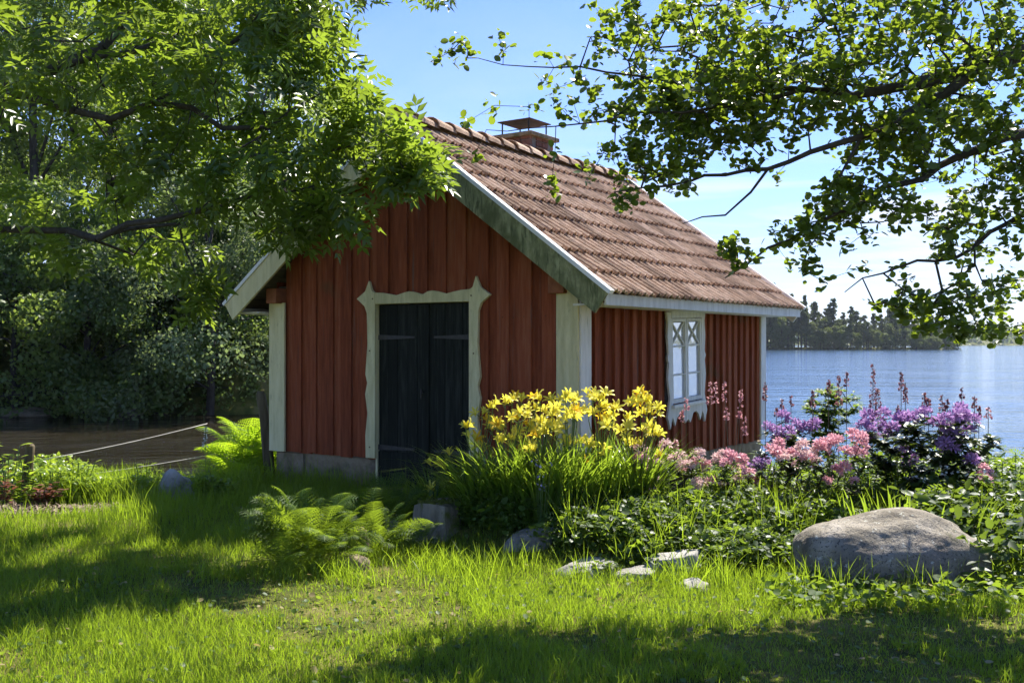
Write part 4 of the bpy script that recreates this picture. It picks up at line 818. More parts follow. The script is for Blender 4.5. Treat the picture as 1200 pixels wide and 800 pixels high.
# ------------------------------------------------------------------ stones, boulder, stump
def rock(name, loc, size, seed, mat, label, cat_, group=None, sub=4, amp=0.16, rz=0, flat=0.0, shape=None):
    import bmesh
    bm = bmesh.new(); bmesh.ops.create_icosphere(bm, subdivisions=sub, radius=1)
    for v in bm.verts:
        c = v.co.copy(); d = 1+amp*mnoise.noise(c*0.9+Vector((seed, 0, 0)))*1.6+amp*0.35*mnoise.noise(c*2.7+Vector((0, seed, 0)))+amp*0.12*mnoise.noise(c*7)+amp*0.05*mnoise.noise(c*19)
        c = c*d
        if shape: c = shape(c)
        v.co = Vector((c.x*size[0], c.y*size[1], c.z*size[2]))
    me = bpy.data.meshes.new(name); bm.to_mesh(me); bm.free(); me.polygons.foreach_set('use_smooth', np.ones(len(me.polygons), dtype=bool)); me.materials.append(mat)
    return tag(link(name, me, None, loc, (0, 0, rz)), label, cat_, group)
def bshape(c):
    c = c.copy(); c.z *= 1.0+0.04*math.exp(-((c.x-0.45)/0.45)**2)-0.12*max(0, -c.x-0.3)+0.03*math.sin(c.x*7); sx = 1 if c.x > 0 else -1
    c.x = sx*abs(c.x)**0.85; c.z = (1 if c.z > 0 else -1)*abs(c.z)**0.82; return c
rock('boulder', (2.58, 6.98, 0.12), (0.635, 0.35, 0.335), 3.1, M['boulder'], 'large grey granite boulder with pale lichen spots at the front of the flower bed', 'boulder', sub=6, amp=0.16, rz=0.05, shape=bshape)
labs = ['pale flat stone at the left end of the bed edging', 'tilted pale stone second from the left in the bed edging', 'tallest pale stone in the bed edging below the pink azalea', 'small stone in the bed edging in front of the others', 'small half buried stone at the right end of the bed edging']
for (sx, sy, a, b_, c_), lb, k in zip(STONES, labs, range(5)): rock('stone', (sx, sy, gzf(sx, sy)-c_*0.08), (a*1.15, b_*1.1, c_*1.0), 5.0+k*3.3, M['stone'], lb, 'stone', 'edging stones of the flower bed', 4, 0.42, k*0.25, shape=lambda c: Vector((c.x, c.y, (1 if c.z > 0 else -1)*min(abs(c.z), 0.55+0.15*c.x)**0.9)))
rock('stone', (-3.60, 10.95, 0.04), (0.22, 0.16, 0.20), 41, M['stone'], 'pointed pinkish stone in the grass between the ropes and the fern', 'stone', None, 4, 0.25)
rock('stone', ((418-600)/1200*7.9, 7.9, 0.04), (0.12, 0.10, 0.14), 51, M['granite'], 'dark mossy stone between the two ferns', 'stone', None, 4, 0.3)
rock('stone', ((408-600)/1200*7.3, 7.3, 0.0), (0.15, 0.10, 0.10), 57, M['granite'], 'low mossy stone at the foot of the left fern', 'stone', None, 4, 0.3)
rock('stone', ((450-600)/1200*8.5, 8.5, 0.03), (0.20, 0.12, 0.12), 59, M['stone'], 'flat pale stone beside the stump behind the ferns', 'stone', None, 4, 0.3)
d = 31.5; rock('boulder', ((148-600)/1200*d, d, -0.5), (0.55, 0.5, 0.34), 61, M['stone'], 'grey boulder at the waterline of the far river bank', 'boulder', None, 4, 0.2)
rock('boulder', ((30-600)/1200*d, d, -0.62), (0.9, 0.6, 0.24), 63, M['granite'], 'low dark boulder at the waterline near the left edge', 'boulder', None, 4, 0.2)
st = empty('tree_stump', (-0.62, 8.45, gzf(-0.62, 8.45)), 0.4); st.scale = (1.0, 1.0, 1.15); tag(st, 'old mossy cut tree stump at the left end of the flower bed', 'stump')
b = MB(); n = 20; rr_ = []
for k, (z, q) in enumerate([(-0.05, 0.27), (0.03, 0.22), (0.10, 0.195), (0.18, 0.185), (0.225, 0.178)]):
    for j in range(n):
        a = 6.283*j/n; w = q*(1+0.10*math.sin(a*3+1)+0.05*math.sin(a*7)+(0.10*math.sin(a*5) if k < 2 else 0)); b.v.append((w*math.cos(a), w*math.sin(a), z+(0.02*math.sin(a*2) if k == 4 else 0)))
for k in range(4):
    for j in range(n): b.f.append((k*n+j, k*n+(j+1) % n, (k+1)*n+(j+1) % n, (k+1)*n+j))
b.f.append(tuple(4*n+j for j in range(n))); b.build('stump_body', M['stump'], st, smooth=False)
b = MB()
for k in range(26):
    a = rng.random()*6.28; q = 0.15*rng.random()**0.5; s = rng.uniform(0.015, 0.04); c = (q*math.cos(a), q*math.sin(a), 0.235); b.add([(c[0]-s, c[1], c[2]), (c[0], c[1]-s, c[2]), (c[0]+s, c[1], c[2]), (c[0], c[1]+s, c[2]), (c[0], c[1], c[2]+s*0.8)], [(0, 1, 4), (1, 2, 4), (2, 3, 4), (3, 0, 4)])
b.build('moss_cushion', surf('moss', [(0.3, (0.07, 0.09, 0.01)), (0.7, (0.17, 0.17, 0.02))], 20, rough=1, bump=0.8), st, smooth=True)

# ------------------------------------------------------------------ stakes and ropes on the left
def stake(px, pytop, d, rad, lean, label):
    t = W(px, pytop, d); z0 = gzf(t[0], t[1]); e = empty('wooden_stake', (t[0]-lean, t[1], z0)); b = MB(); h = t[2]-z0
    b.tube([(0, 0, -0.2), (lean*0.4, 0.01, h*0.4), (lean*0.62, 0, h*0.7), (lean*0.95, 0, h*0.96), (lean, 0, h)], [rad*1.05, rad*1.05, rad*0.95, rad*0.9, rad*0.6], 8)
    b.build('stake_body', M['stake'], e, smooth=True); tag(e, label, 'stake'); return e
stake(305, 458, 11.9, 0.062, -0.14, 'weathered leaning wooden stake standing in front of the fern by the shed corner')
stake(36, 520, 10.6, 0.055, 0.06, 'short brown wooden stake among the garden plants at the left edge')
b = MB(); p, q = W(52, 538, 11.0), W(243, 496, 12.9); pts = [p*(1-t)+q*t-np.array([0, 0, 0.02*math.sin(math.pi*t)]) for t in np.linspace(0, 1, 9)]; b.tube(pts, 0.0045, 6)
tag(b.build('rope', M['pale'], smooth=True), 'upper pale rope sloping up from the plants over the river edge', 'rope', 'ropes at the river edge')
b = MB(); p, q = W(100, 556, 11.2), W(300, 522, 12.6); pts = [p*(1-t)+q*t-np.array([0, 0, 0.02*math.sin(math.pi*t)]) for t in np.linspace(0, 1, 9)]; b.tube(pts, 0.0045, 6)
tag(b.build('rope', M['pale'], smooth=True), 'lower pale rope running behind the tall grass to the fern', 'rope', 'ropes at the river edge')
b = MB(); a = W(243, 496, 12.9); b.tube([(a[0], a[1], -0.7), (a[0]-0.02, a[1], a[2]-0.02)], 0.010, 6); tag(b.build('thin_stake', M['stake']), 'thin stick standing in the water holding the upper rope', 'stick')
a = W(302, 522, 12.6); b = MB(); b.tube([(a[0], a[1], -0.2), (a[0], a[1], a[2]+0.04)], 0.012, 6); tag(b.build('thin_stake', M['stake']), 'thin stick beside the bright fern holding the lower rope', 'stick')

# ------------------------------------------------------------------ ferns
def frond_mesh(name, length=1.0, width=0.30, pairs=17, mat='fern', sub=True):
    V, F, T = [], [], []
    def quad(p, d, s, n_, wr):
        b = len(V); r_ = np.cross(d, n_); V.extend([p, p+d*s*0.45+r_*s*wr, p+d*s+n_*(-0.10*s), p+d*s*0.45-r_*s*wr]); F.extend([(b, b+1, b+2), (b, b+2, b+3)])
    prev = None
    for k in range(pairs):
        t = (k+1)/(pairs+1); y = length*math.sin(t*1.35)/1.35*1.12; z = length*(0.75*t-0.62*t*t); p = np.array([0, y, z]); tl = length*np.array([0, 0.9-0.5*t, 0.75-1.24*t]); tl /= np.linalg.norm(tl)
        w = width*length*(math.sin(math.pi*(0.12+0.88*t))**0.75)*(1.1 if t < 0.5 else 1.0); nrm = np.cross(np.array([1, 0, 0]), tl); nrm = nrm*np.sign(nrm[2]+1e-9)
        for s in (-1, 1):
            d_ = np.array([s*1.0, 0, 0])+tl*0.42-nrm*0.12; d_ /= np.linalg.norm(d_); nj = 7 if sub else 1
            if sub:
                for j in range(nj):
                    u = (j+0.3)/nj; q = p+d_*w*u; sz = w*0.20*(1-u*0.7)
                    for s2 in (-1, 1):
                        e = d_*0.5+np.cross(d_, nrm)*s2; e /= np.linalg.norm(e); quad(q, e, sz*0.8, nrm, 0.30)
                quad(p, d_, w, nrm, 0.045)
            else: quad(p, d_, w, nrm, 0.13)
        if prev is not None:
            b = len(V); rr = np.array([0.004, 0, 0])*length; V.extend([prev-rr, prev+rr, p+rr, p-rr]); F.extend([(b, b+1, b+2), (b, b+2, b+3)])
        prev = p
    return mesh_np(name, np.array(V), np.array(F), M[mat], np.repeat(rng.random(len(V)//4), 4)*0.8)
FM = [frond_mesh('frond', 1.0, 0.26, 17), frond_mesh('frond', 1.0, 0.22, 15)]
def fern(px, py, d, n, length, label, tilt=(0.0, 0.5), grp='ferns'):
    p = W(px, py, d); z = gzf(p[0], d); e = empty('fern', (p[0], d, z)); tag(e, label, 'fern', grp)
    for k in range(n):
        a = 6.283*k/n+rng.uniform(-0.25, 0.25); link('frond', FM[k % 2], e, (0.03*math.cos(a), 0.03*math.sin(a), 0), (rng.uniform(*tilt), rng.uniform(-0.15, 0.15), a), length*rng.uniform(0.75, 1.1))
    return e
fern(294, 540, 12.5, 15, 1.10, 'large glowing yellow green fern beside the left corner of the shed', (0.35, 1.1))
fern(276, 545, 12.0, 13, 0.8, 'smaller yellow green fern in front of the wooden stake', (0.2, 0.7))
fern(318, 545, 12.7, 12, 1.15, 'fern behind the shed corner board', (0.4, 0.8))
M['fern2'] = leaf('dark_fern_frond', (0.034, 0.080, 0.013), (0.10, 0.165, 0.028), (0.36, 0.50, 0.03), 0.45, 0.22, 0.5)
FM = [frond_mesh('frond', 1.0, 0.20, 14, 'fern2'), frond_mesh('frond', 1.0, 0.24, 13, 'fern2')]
def fern_clump(px, d, n, length, spread, label):
    x = (px-600)/1200*d; e = empty('fern', (x, d, gzf(x, d))); tag(e, label, 'fern', 'ferns')
    for k in range(n):
        a = rng.random()*6.283; q = spread*rng.random()**0.6; link('frond', FM[k % 2], e, (q*math.cos(a), q*0.7*math.sin(a), rng.random()*length*0.35), (rng.uniform(0.0, 1.0), rng.uniform(-0.4, 0.4), a-1.57+rng.normal()*0.5), length*rng.uniform(0.5, 1.05))
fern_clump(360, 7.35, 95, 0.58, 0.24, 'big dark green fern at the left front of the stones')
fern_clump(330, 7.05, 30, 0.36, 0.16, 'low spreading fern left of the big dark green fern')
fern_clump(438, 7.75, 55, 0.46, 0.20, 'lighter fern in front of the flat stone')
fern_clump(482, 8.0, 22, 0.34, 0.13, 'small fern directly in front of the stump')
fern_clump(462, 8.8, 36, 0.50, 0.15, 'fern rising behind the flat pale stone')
# ------------------------------------------------------------------ daylilies
def strap(n, length, wid, rad, lean=0.5, segs=6):
    a = rng.random(n)*6.283; L_ = length*rng.uniform(0.6, 1.1, n); out_ = lean*rng.uniform(0.3, 1.2, n); rr = rad*rng.random(n)**0.6; dv = np.stack([np.cos(a), np.sin(a), 0*a], -1); sd = np.stack([-np.sin(a), np.cos(a), 0*a], -1); base = dv*rr[:, None]; V = np.zeros((n, 2*(segs+1), 3))
    for s in range(segs+1):
        t = s/segs; c = base+dv*(L_*out_*(t**1.8))[:, None]+np.array([0, 0, 1])*(L_*(t-0.42*out_*t**3.2))[:, None]; w = wid*(1-t**2.5)*(0.6+0.6*min(1, t*3))*rng.uniform(0.9, 1.1, n)
        V[:, 2*s] = c-sd*w[:, None]; V[:, 2*s+1] = c+sd*w[:, None]
    TF = np.array([(2*s, 2*s+1, 2*s+3, 2*s+2) for s in range(segs)]); F = (TF[None]+(np.arange(n)*2*(segs+1))[:, None, None]).reshape(-1, 4); return V.reshape(-1, 3), F, np.repeat(rng.random(n), 2*(segs+1))
def lily_flower(mat, name='flower'):
    V, F = [], []
    for k in range(6):
        a = 6.283*k/6; ca, sa = math.cos(a), math.sin(a); w = 0.40 if k % 2 else 0.28; zo = 0.0 if k % 2 else 0.02; pr = [(0.03, 0.0, 0.05), (0.10, 0.40, 0.5), (0.42, 0.78, 1.0), (0.80, 0.92, 0.62), (1.0, 0.86, 0.0)]; b = len(V)
        for (r_, z, ww_) in pr:
            for s in (-1, 1): q = w*0.5*ww_*s; V.append((r_*ca-q*sa, r_*sa+q*ca, z+zo+abs(q)*0.15))
        for s in range(4): F.append((b+2*s, b+2*s+1, b+2*s+3)); F.append((b+2*s, b+2*s+3, b+2*s+2))
    for k in range(4):
        a = 1.57*k; b = len(V); V += [(0, 0, 0.1), (0.02, 0.02, 0.1), (0.22*math.cos(a), 0.22*math.sin(a), 1.05)]; F.append((b, b+1, b+2))
    V = np.array(V); return mesh_np(name, V, np.array(F), mat, np.clip(V[:, 2]*0.6+0.2+0*V[:, 0], 0, 1))
LF = [lily_flower(M['yellow']), lily_flower(M['orange'])]
def bud_mesh():
    b = MB(); b.tube([(0, 0, 0), (0, 0, 0.3), (0, 0, 0.8), (0, 0, 1.0)], [0.04, 0.10, 0.11, 0.03], 6); me = b.mesh('bud', M['yellow'], smooth=True); a = me.attributes.new('tint', 'FLOAT', 'POINT'); a.data.foreach_set('value', np.full(len(me.vertices), 0.5, dtype=np.float32)); return me
BUD = bud_mesh()
def tubes_np(paths, rad, mat, name, tintv=0.5):
    b = MB()
    for p in paths: b.tube(p, rad, 4, cap=False)
    V = np.array(b.v); return mesh_np(name, V, np.array(b.f), mat, np.full(len(V), tintv), smooth=True)
def lily(px, d, nl_, length, scapes, label, rad=0.12, lean=0.5, wid=0.0095, n_f=True):
    nl_ = int(nl_*2.3); length *= 1.15; lean *= 1.15; wid *= 0.78
    x = (px-600)/1200*d; e = empty('daylily', (x, d, gzf(x, d)), 0); tag(e, label, 'daylily', 'yellow daylilies in the flower bed'); V, F, T = strap(nl_, length, wid, rad, lean); link('leaves', mesh_np('leaves', V, F, M['lily_leaf'], T), e)
    paths = []; z0 = e.location.z
    for (fx, fy, k) in [(a_+q_[0], b_+q_[1], k_) for (a_, b_, k_) in scapes for q_ in ((0, 0), (rng.uniform(-12, 12), rng.uniform(-8, 34)))][:len(scapes)*2 if n_f else len(scapes)]:
        dd = d+rng.uniform(-0.25, 0.25); top = W(fx, fy, dd)-np.array([x, d, z0]); mid_ = np.array([top[0]*0.35, top[1]*0.4, top[2]*0.62]); paths.append([(top[0]*0.1, 0, 0), tuple(mid_), tuple(top-np.array([0, 0, 0.05])), tuple(top)])
        for j in range(k):
            a = rng.random()*6.283; rx = rng.uniform(0.5, 1.25); o = top+np.array([math.cos(a)*0.05, math.sin(a)*0.05, rng.uniform(-0.03, 0.02)])*(j > 0); paths.append([tuple(top-np.array([0, 0, 0.03])), tuple(o)])
            link('flower', LF[1 if rng.random() < 0.10 else 0], e, o, (rx, 0, a), rng.uniform(0.056, 0.084))
        for j in range(4):
            a = rng.random()*6.283; link('bud', BUD, e, top, (rng.uniform(0.2, 0.8), 0, a), rng.uniform(0.045, 0.075))
    link('flower_stalks', tubes_np(paths, 0.004, M['stem'], 'flower_stalks'), e); return e
lily(508, 9.05, 26, 0.50, [(517, 545, 1), (527, 533, 1), (508, 575, 1)], 'low daylily with drooping leaves in front of the dark door', 0.08, 0.9)
lily(560, 8.5, 120, 0.70, [(546, 502, 1), (556, 516, 2), (565, 486, 2), (573, 478, 1), (577, 505, 2), (566, 530, 1)], 'daylily at the left end of the clump before the door frame', 0.16, 0.75)
lily(595, 8.35, 150, 0.74, [(584, 500, 2), (592, 474, 2), (600, 470, 2), (607, 492, 2), (618, 500, 2), (611, 471, 2), (598, 515, 1)], 'daylily in front of the right half of the door frame', 0.17, 0.55)
lily(633, 8.25, 150, 0.76, [(626, 480, 2), (633, 470, 2), (640, 485, 2), (622, 508, 2), (644, 500, 2), (648, 472, 2), (632, 495, 2)], 'fullest daylily left of the corner boards', 0.17, 0.5)
lily(668, 8.25, 140, 0.74, [(655, 480, 2), (663, 466, 2), (672, 470, 2), (676, 490, 2), (664, 503, 2), (682, 520, 2), (690, 525, 1)], 'daylily in front of the white corner boards', 0.16, 0.5)
lily(705, 8.4, 120, 0.72, [(694, 462, 2), (702, 468, 2), (690, 486, 1), (712, 492, 2), (719, 480, 2), (706, 503, 2)], 'daylily just right of the corner boards', 0.15, 0.5)
lily(748, 8.5, 110, 0.70, [(741, 474, 2), (752, 463, 2), (764, 470, 2), (758, 486, 2), (770, 480, 2), (734, 492, 1), (762, 510, 2), (772, 512, 1), (736, 516, 1)], 'rightmost daylily below the window', 0.15, 0.5)
# small blue bellflowers among the daylily leaves
e = empty('bellflower', W(633, 610, 8.0)*np.array([1, 1, 0])+np.array([0, 0, gzf(0.22, 8.0)])); tag(e, 'pale blue bellflower stems among the daylily leaves', 'flower'); 
paths, P = [], []
for (fx, fy) in [(628, 540), (633, 548), (636, 556), (631, 562), (640, 568), (634, 572), (645, 545)]:
    q = W(fx, fy, 7.95)-np.array(e.location); paths.append([(q[0]*0.3, 0, 0), tuple(q*np.array([0.8, 1, 0.6])), tuple(q)]); P.append(q)
link('stems', tubes_np(paths, 0.003, M['stem'], 'stems'), e); P = np.repeat(np.array(P), 4, 0)+rng.normal(size=(28, 3))*0.012; V, F = scatter(DIA[0]*np.array([1.6, 1, 1]), DIA[1], P, rots(rdir(28)), rng.uniform(0.02, 0.03, 28)); tag(link('petals', mesh_np('petals', V, F, M['blue'], np.repeat(rng.random(28), 4)), e), kind='stuff')

# ------------------------------------------------------------------ rhododendrons and azaleas
def truss_mesh(mat, nf=15, name='flower_truss'):
    V, F, T = [], [], []
    for i in range(nf):
        ph = i*2.39996; ct = 1-(i+0.5)/nf*1.15; st_ = math.sqrt(max(0, 1-ct*ct)); c = np.array([math.cos(ph)*st_, math.sin(ph)*st_, ct])*rng.uniform(0.75, 1.15); a = np.cross(c, [0.2, 0.3, 0.9]); a /= np.linalg.norm(a); b_ = np.cross(c, a); base = c*0.35; t0 = rng.random()
        for k in range(5):
            w = 6.283*k/5+rng.random()*0.2; o = a*math.cos(w)+b_*math.sin(w); s = np.cross(c, o); n = len(V); V += [base, c*0.80+o*0.28+s*0.15, c*0.95+o*0.56+s*0.05, c*0.92+o*0.58-s*0.05, c*0.76+o*0.28-s*0.15]; F += [(n, n+1, n+4), (n+1, n+2, n+4), (n+2, n+3, n+4)]; T += [t0*0.3, t0*0.6+0.2, t0*0.5+0.5, t0*0.5+0.5, t0*0.6+0.2]
    return mesh_np(name, np.array(V), np.array(F), mat, np.array(T))
TRM = {k: [truss_mesh(M[k], n) for n in (9, 12)] for k in ('purple', 'pink', 'palepink')}
def shrub(name, cx, d, trusses, leafpts, leafn, leaflen, label, cat_, grp, kind, tsize=0.062, leafmat='rhleaf', spread=0.17):
    x = (cx-600)/1200*d; e = empty(name, (x, d, gzf(x, d))); tag(e, label, cat_, grp); o0 = np.array([x, d, float(e.location.z)]); tips_ = []
    trusses = list(trusses)+[(a_+rng.uniform(-13, 13), b_+rng.uniform(-4, 15)) for (a_, b_) in trusses if rng.random() < (0.75 if cat_ == 'azalea' else 0.45)]
    for (fx, fy) in trusses:
        p = W(fx, fy, d+rng.uniform(-0.25, 0.22))-o0; tips_.append(p-np.array([0, 0, 0.05])); k = kind if isinstance(kind, str) else kind[int(rng.integers(len(kind)))]
        q_ = tsize*rng.uniform(0.75, 1.2); link('flower_truss', TRM[k][int(rng.integers(2))], e, p, (rng.uniform(-0.6, 0.9), rng.uniform(-0.6, 0.6), rng.random()*6.28), (q_, q_*rng.uniform(0.8, 1.1), q_*rng.uniform(0.7, 1.0)))
    for (lx, ly, rpx, rpy, n) in leafpts:
        for k in range(n):
            a = rng.random()*6.28; q = rng.random()**0.5; tips_.append(W(lx+rpx*q*math.cos(a), ly+rpy*q*math.sin(a), d+rng.uniform(-spread, spread)*1.6)-o0)
    tips_ = np.array(tips_); A, par, r, tp, nl = grow([([(0, 0, -0.05), (0.0, 0.02, 0.18)], [0.02, 0.016], False)], tips_, 0.09, 0.012, 0.0); link('stems', skeleton_mesh('stems', A, par, r*0.6+0.0008, M['twig'], nl, 4, 6), e)
    tp = np.concatenate([tp, par[tp], par[par[tp]]]); tp = tp[tp > 0]; c = np.repeat(A[tp], leafn, 0); n = len(c); a = np.tile(np.arange(leafn)*6.283/leafn, len(tp))+np.repeat(rng.random(len(tp))*6, leafn)+rng.normal(size=n)*0.2
    dr = np.stack([np.cos(a), np.sin(a), rng.uniform(-0.45, 0.5, n)], -1); V, F = scatter(ELL[0]*np.array([1.25, 1, 1]), ELL[1], c+rng.normal(size=(n, 3))*0.008, rots(dr), leaflen*rng.uniform(0.6, 1.15, n)); link('leaves', mesh_np('leaves', V, F, M[leafmat], np.repeat(rng.random(n), 7)), e); return e
RG, AG = 'rhododendrons in the flower bed', 'azaleas in the flower bed'
shrub('rhododendron', 930, 8.9, [(899, 500), (917, 488), (926, 505), (933, 497), (945, 502), (955, 497), (895, 540), (888, 543), (925, 515), (911, 505), (882, 576), (905, 568)], [(925, 530, 40, 25, 26), (920, 560, 45, 30, 22)], 7, 0.085, 'purple rhododendron beside the rear corner of the shed', 'rhododendron', RG, 'purple', 0.070)
shrub('rhododendron', 1035, 8.7, [(1018, 487), (1028, 494), (1036, 502), (1021, 503), (1045, 505), (1036, 484), (1010, 500)], [(1030, 530, 38, 22, 24), (1020, 560, 40, 25, 18)], 7, 0.085, 'purple rhododendron in the middle of the bed under the tall dark spike', 'rhododendron', RG, 'purple', 0.070)
shrub('rhododendron', 1100, 8.5, [(1066, 491), (1058, 495), (1077, 486), (1085, 482), (1118, 488), (1130, 487), (1125, 480), (1141, 492), (1112, 505), (1119, 507), (1113, 524), (1139, 540), (1060, 527), (1160, 556), (1108, 490)], [(1100, 515, 50, 26, 40), (1150, 520, 16, 16, 12), (1105, 550, 50, 25, 30)], 7, 0.095, 'large purple rhododendron with broad leaves at the right end of the bed', 'rhododendron', RG, 'purple', 0.075)
shrub('azalea', 800, 8.6, [(757, 529), (769, 535), (790, 537), (799, 533), (780, 522), (808, 545), (818, 531), (770, 541), (813, 540), (828, 544), (757, 562), (767, 560), (825, 565), (835, 562), (747, 523), (795, 548), (823, 540)], [(790, 555, 55, 28, 50)], 5, 0.05, 'pink azalea below the window', 'azalea', AG, ['pink', 'palepink', 'palepink'], 0.058, 'cover')
shrub('azalea', 865, 8.5, [(841, 536), (850, 541), (860, 536), (870, 549), (866, 560), (855, 546), (876, 553), (845, 530)], [(860, 565, 30, 22, 26)], 5, 0.05, 'pink azalea near the rear corner of the shed', 'azalea', AG, ['pink', 'palepink'], 0.056, 'cover')
shrub('azalea', 960, 8.3, [(915, 527), (920, 533), (929, 530), (905, 528), (944, 533), (953, 530), (961, 522), (968, 528), (940, 522), (912, 520), (975, 520), (935, 535)], [(940, 555, 40, 26, 44)], 5, 0.05, 'pale pink azalea in front of the first purple rhododendron', 'azalea', AG, ['palepink', 'palepink', 'pink'], 0.058, 'cover')
shrub('azalea', 1000, 8.2, [(976, 513), (984, 514), (1000, 510), (1009, 511), (982, 552), (990, 549), (1001, 530), (1010, 532), (979, 548)], [(1000, 552, 35, 28, 40)], 5, 0.05, 'bright pink azalea in the centre of the bed', 'azalea', AG, 'pink', 0.056, 'cover')
shrub('azalea', 1160, 8.2, [(1150, 556), (1158, 560), (1152, 548)], [(1155, 575, 25, 12, 16)], 5, 0.05, 'small pink azalea at the far right of the bed', 'azalea', AG, 'pink', 0.06, 'cover')
shrub('leafy_shrub', 970, 9.3, [], [(965, 475, 22, 25, 34), (985, 480, 22, 25, 26), (970, 505, 30, 20, 22)], 9, 0.062, 'small leaved upright shrub against the lake left of the tall dark spike', 'shrub', None, 'purple', 0.05, 'cover')

# flower spikes
def spike_plant(px, pytop, d, pybase, lenpx, label, mat, grp, w=0.028, lean=0, n=34, name='flower_spike', stem='stemred'):
    t = W(px, pytop, d); x = t[0]+lean; e = empty(name, (x, d, gzf(x, d))); tag(e, label, 'flower', grp); h = t[2]-float(e.location.z); top = np.array([-lean, 0, h]); L_ = lenpx/1200*d
    pts = [(0, 0, 0), (-lean*0.15, 0.01, h*0.4), (-lean*0.5, 0, h*0.72), tuple(top)]; link('stem', tubes_np([pts], 0.0035, M[stem], 'stem'), e)
    u = rng.random(n)**0.85; c = top-np.array([lean*-0.5, 0, L_])*u[:, None]*np.array([0.4, 1, 1]); a = rng.random(n)*6.28; rr = w*(0.35+0.75*u)*rng.uniform(0.5, 1, n); P = c+np.stack([np.cos(a)*rr, np.sin(a)*rr, 0*a], -1)
    dr = np.stack([np.cos(a), np.sin(a), rng.uniform(-0.9, 0.3, n)], -1); V, F = scatter(DIA[0]*np.array([2.0, 1, 3]), DIA[1], P-dr*0.008, rots(dr, None, rng.random(n)*3), rng.uniform(0.014, 0.026, n)); link('florets', mesh_np('florets', V, F, M[mat], np.repeat(rng.random(n), 4)), e)
PG, DG = 'pink flower spikes in front of the side wall', 'dark flower spikes against the lake'
for (px, py, ln, lab, lean) in [(832, 447, 26, 'pair topping pink spike left of the wall middle', 0), (838, 448, 24, 'dense pink spike second from the window', 0.03), (848, 445, 26, 'tallest pink spike in front of the side wall', 0.05), (852, 476, 16, 'short leaning pink spike under the tallest one', -0.05),
    (869, 456, 22, 'pink spike close to the rear corner of the shed', -0.08), (867, 481, 9, 'small round pink spike near the rear corner', -0.03), (873, 488, 22, 'low pink spike beside the rear corner board', -0.05), (804, 466, 15, 'pink spike in front of the window glass', 0), (799, 481, 13, 'pink spike just below the window sill', 0), (792, 514, 12, 'lowest pink spike under the window apron', 0), (760, 495, 16, 'pink spike among the right hand daylilies', 0)]:
    spike_plant(px, py, 8.9, 560, ln, lab, 'rosespike', PG, 0.026, lean)
for (px, py, ln, lab) in [(897, 447, 22, 'slim maroon spike standing alone right of the shed corner'), (916, 467, 20, 'maroon spike over the first purple rhododendron'), (910, 478, 10, 'short maroon spike beside its taller neighbour over the rhododendron'), (927, 464, 12, 'small maroon spike left of the leafy shrub'),
    (952, 457, 20, 'maroon spike at the left edge of the leafy shrub'), (971, 445, 16, 'maroon spike rising from the leafy shrub'), (983, 440, 34, 'bushy maroon spike right of the leafy shrub top'), (992, 436, 16, 'thin dark spike with small leaves by the bushy one'), (1023, 427, 50, 'tallest maroon spike in the bed against the lake'), (1029, 455, 34, 'shorter spike touching the tallest maroon one'),
    (1056, 435, 24, 'maroon spike right of the tallest one'), (1061, 448, 24, 'reddish spike leaning beside its neighbour'), (1052, 474, 12, 'small spike over the large rhododendron leaf edge'), (1083, 460, 22, 'pinkish spike above the large rhododendron'), (1088, 466, 16, 'second pinkish spike above the large rhododendron'), (1104, 462, 26, 'dark spike in the middle of the large rhododendron'), (1110, 467, 14, 'pale pink spike beside the dark middle one'),
    (1127, 454, 14, 'dark spike high over the right purple trusses'), (1122, 470, 12, 'low spike over the right purple trusses'), (1142, 464, 14, 'dark spike near the right end of the bed'), (1147, 475, 14, 'short spike near the right end of the bed')]:
    spike_plant(px, py, 8.8, 560, ln, lab, 'darkspike', DG, 0.030 if ln > 25 else 0.022, 0, int(ln*2.2)+8)
spike_plant(1158, 476, 8.6, 560, 14, 'rosy spike at the right end of the large rhododendron', 'rosespike', DG, 0.03)
spike_plant(241, 498, 11.2, 560, 26, 'white flower spike in the grass beside the pointed stone', 'whitepetal', None, 0.03, 0, 40, stem='stem')
for (px, py) in [(1175, 540), (1184, 555), (1190, 530), (1168, 545), (1196, 548), (1178, 562)]:
    spike_plant(px, py, 8.3, 600, 14, 'thin seed stalk against the lake at the right edge', 'cover', 'thin seed stalks at the right edge', 0.02, 0, 10, 'seed_stalk', 'stem')

# ------------------------------------------------------------------ leafy ground cover in the bed
def cover(n, region, hfun, size, mat, name, label, T=ELL, sx=1.5, ribs=True, per=1):
    x, y = region(n); ok = clear_of(x, y); x, y = x[ok], y[ok]; n = len(x); h = hfun(x, y); u = rng.random(n)**0.6; P = np.stack([x, y, gz(x, y)+h*u], -1)
    dr = rdir(n, -0.05, 0.5); V, F = scatter(T[0]*np.array([sx, 1, 1]), T[1], P, rots(dr, None, rng.normal(size=n)*0.5), size*rng.uniform(0.6, 1.3, n)); cl = 0.5+0.5*vnoise(x, y, 5.0, 3)
    o = tag(link(name, mesh_np(name, V, F, M[mat], np.repeat(np.clip(cl*0.5+rng.random(n)*0.5, 0, 1), len(T[0])))), label, 'ground cover', kind='stuff'); return o
def reg_bed(n):
    x = rng.uniform(-0.6, 5.6, n*2); y = rng.uniform(6.9, 10.2, n*2); k = (rng.random(n*2) < bed(x, y)) & (((x-0.602)*0.8224-(y-9.5)*0.5688 > 0.05) | ((x-0.602)*0.5688+(y-9.5)*0.8224 < -0.1)); return x[k], y[k]
hb = lambda x, y: np.clip(0.09+0.17*sstep((y-7.0)/1.2)+0.13*sstep((x-2.9)/0.5)+0.06*vnoise(x, y, 3.1, 5)+0.05*vnoise(x, y, 8, 6), 0.03, 0.45)
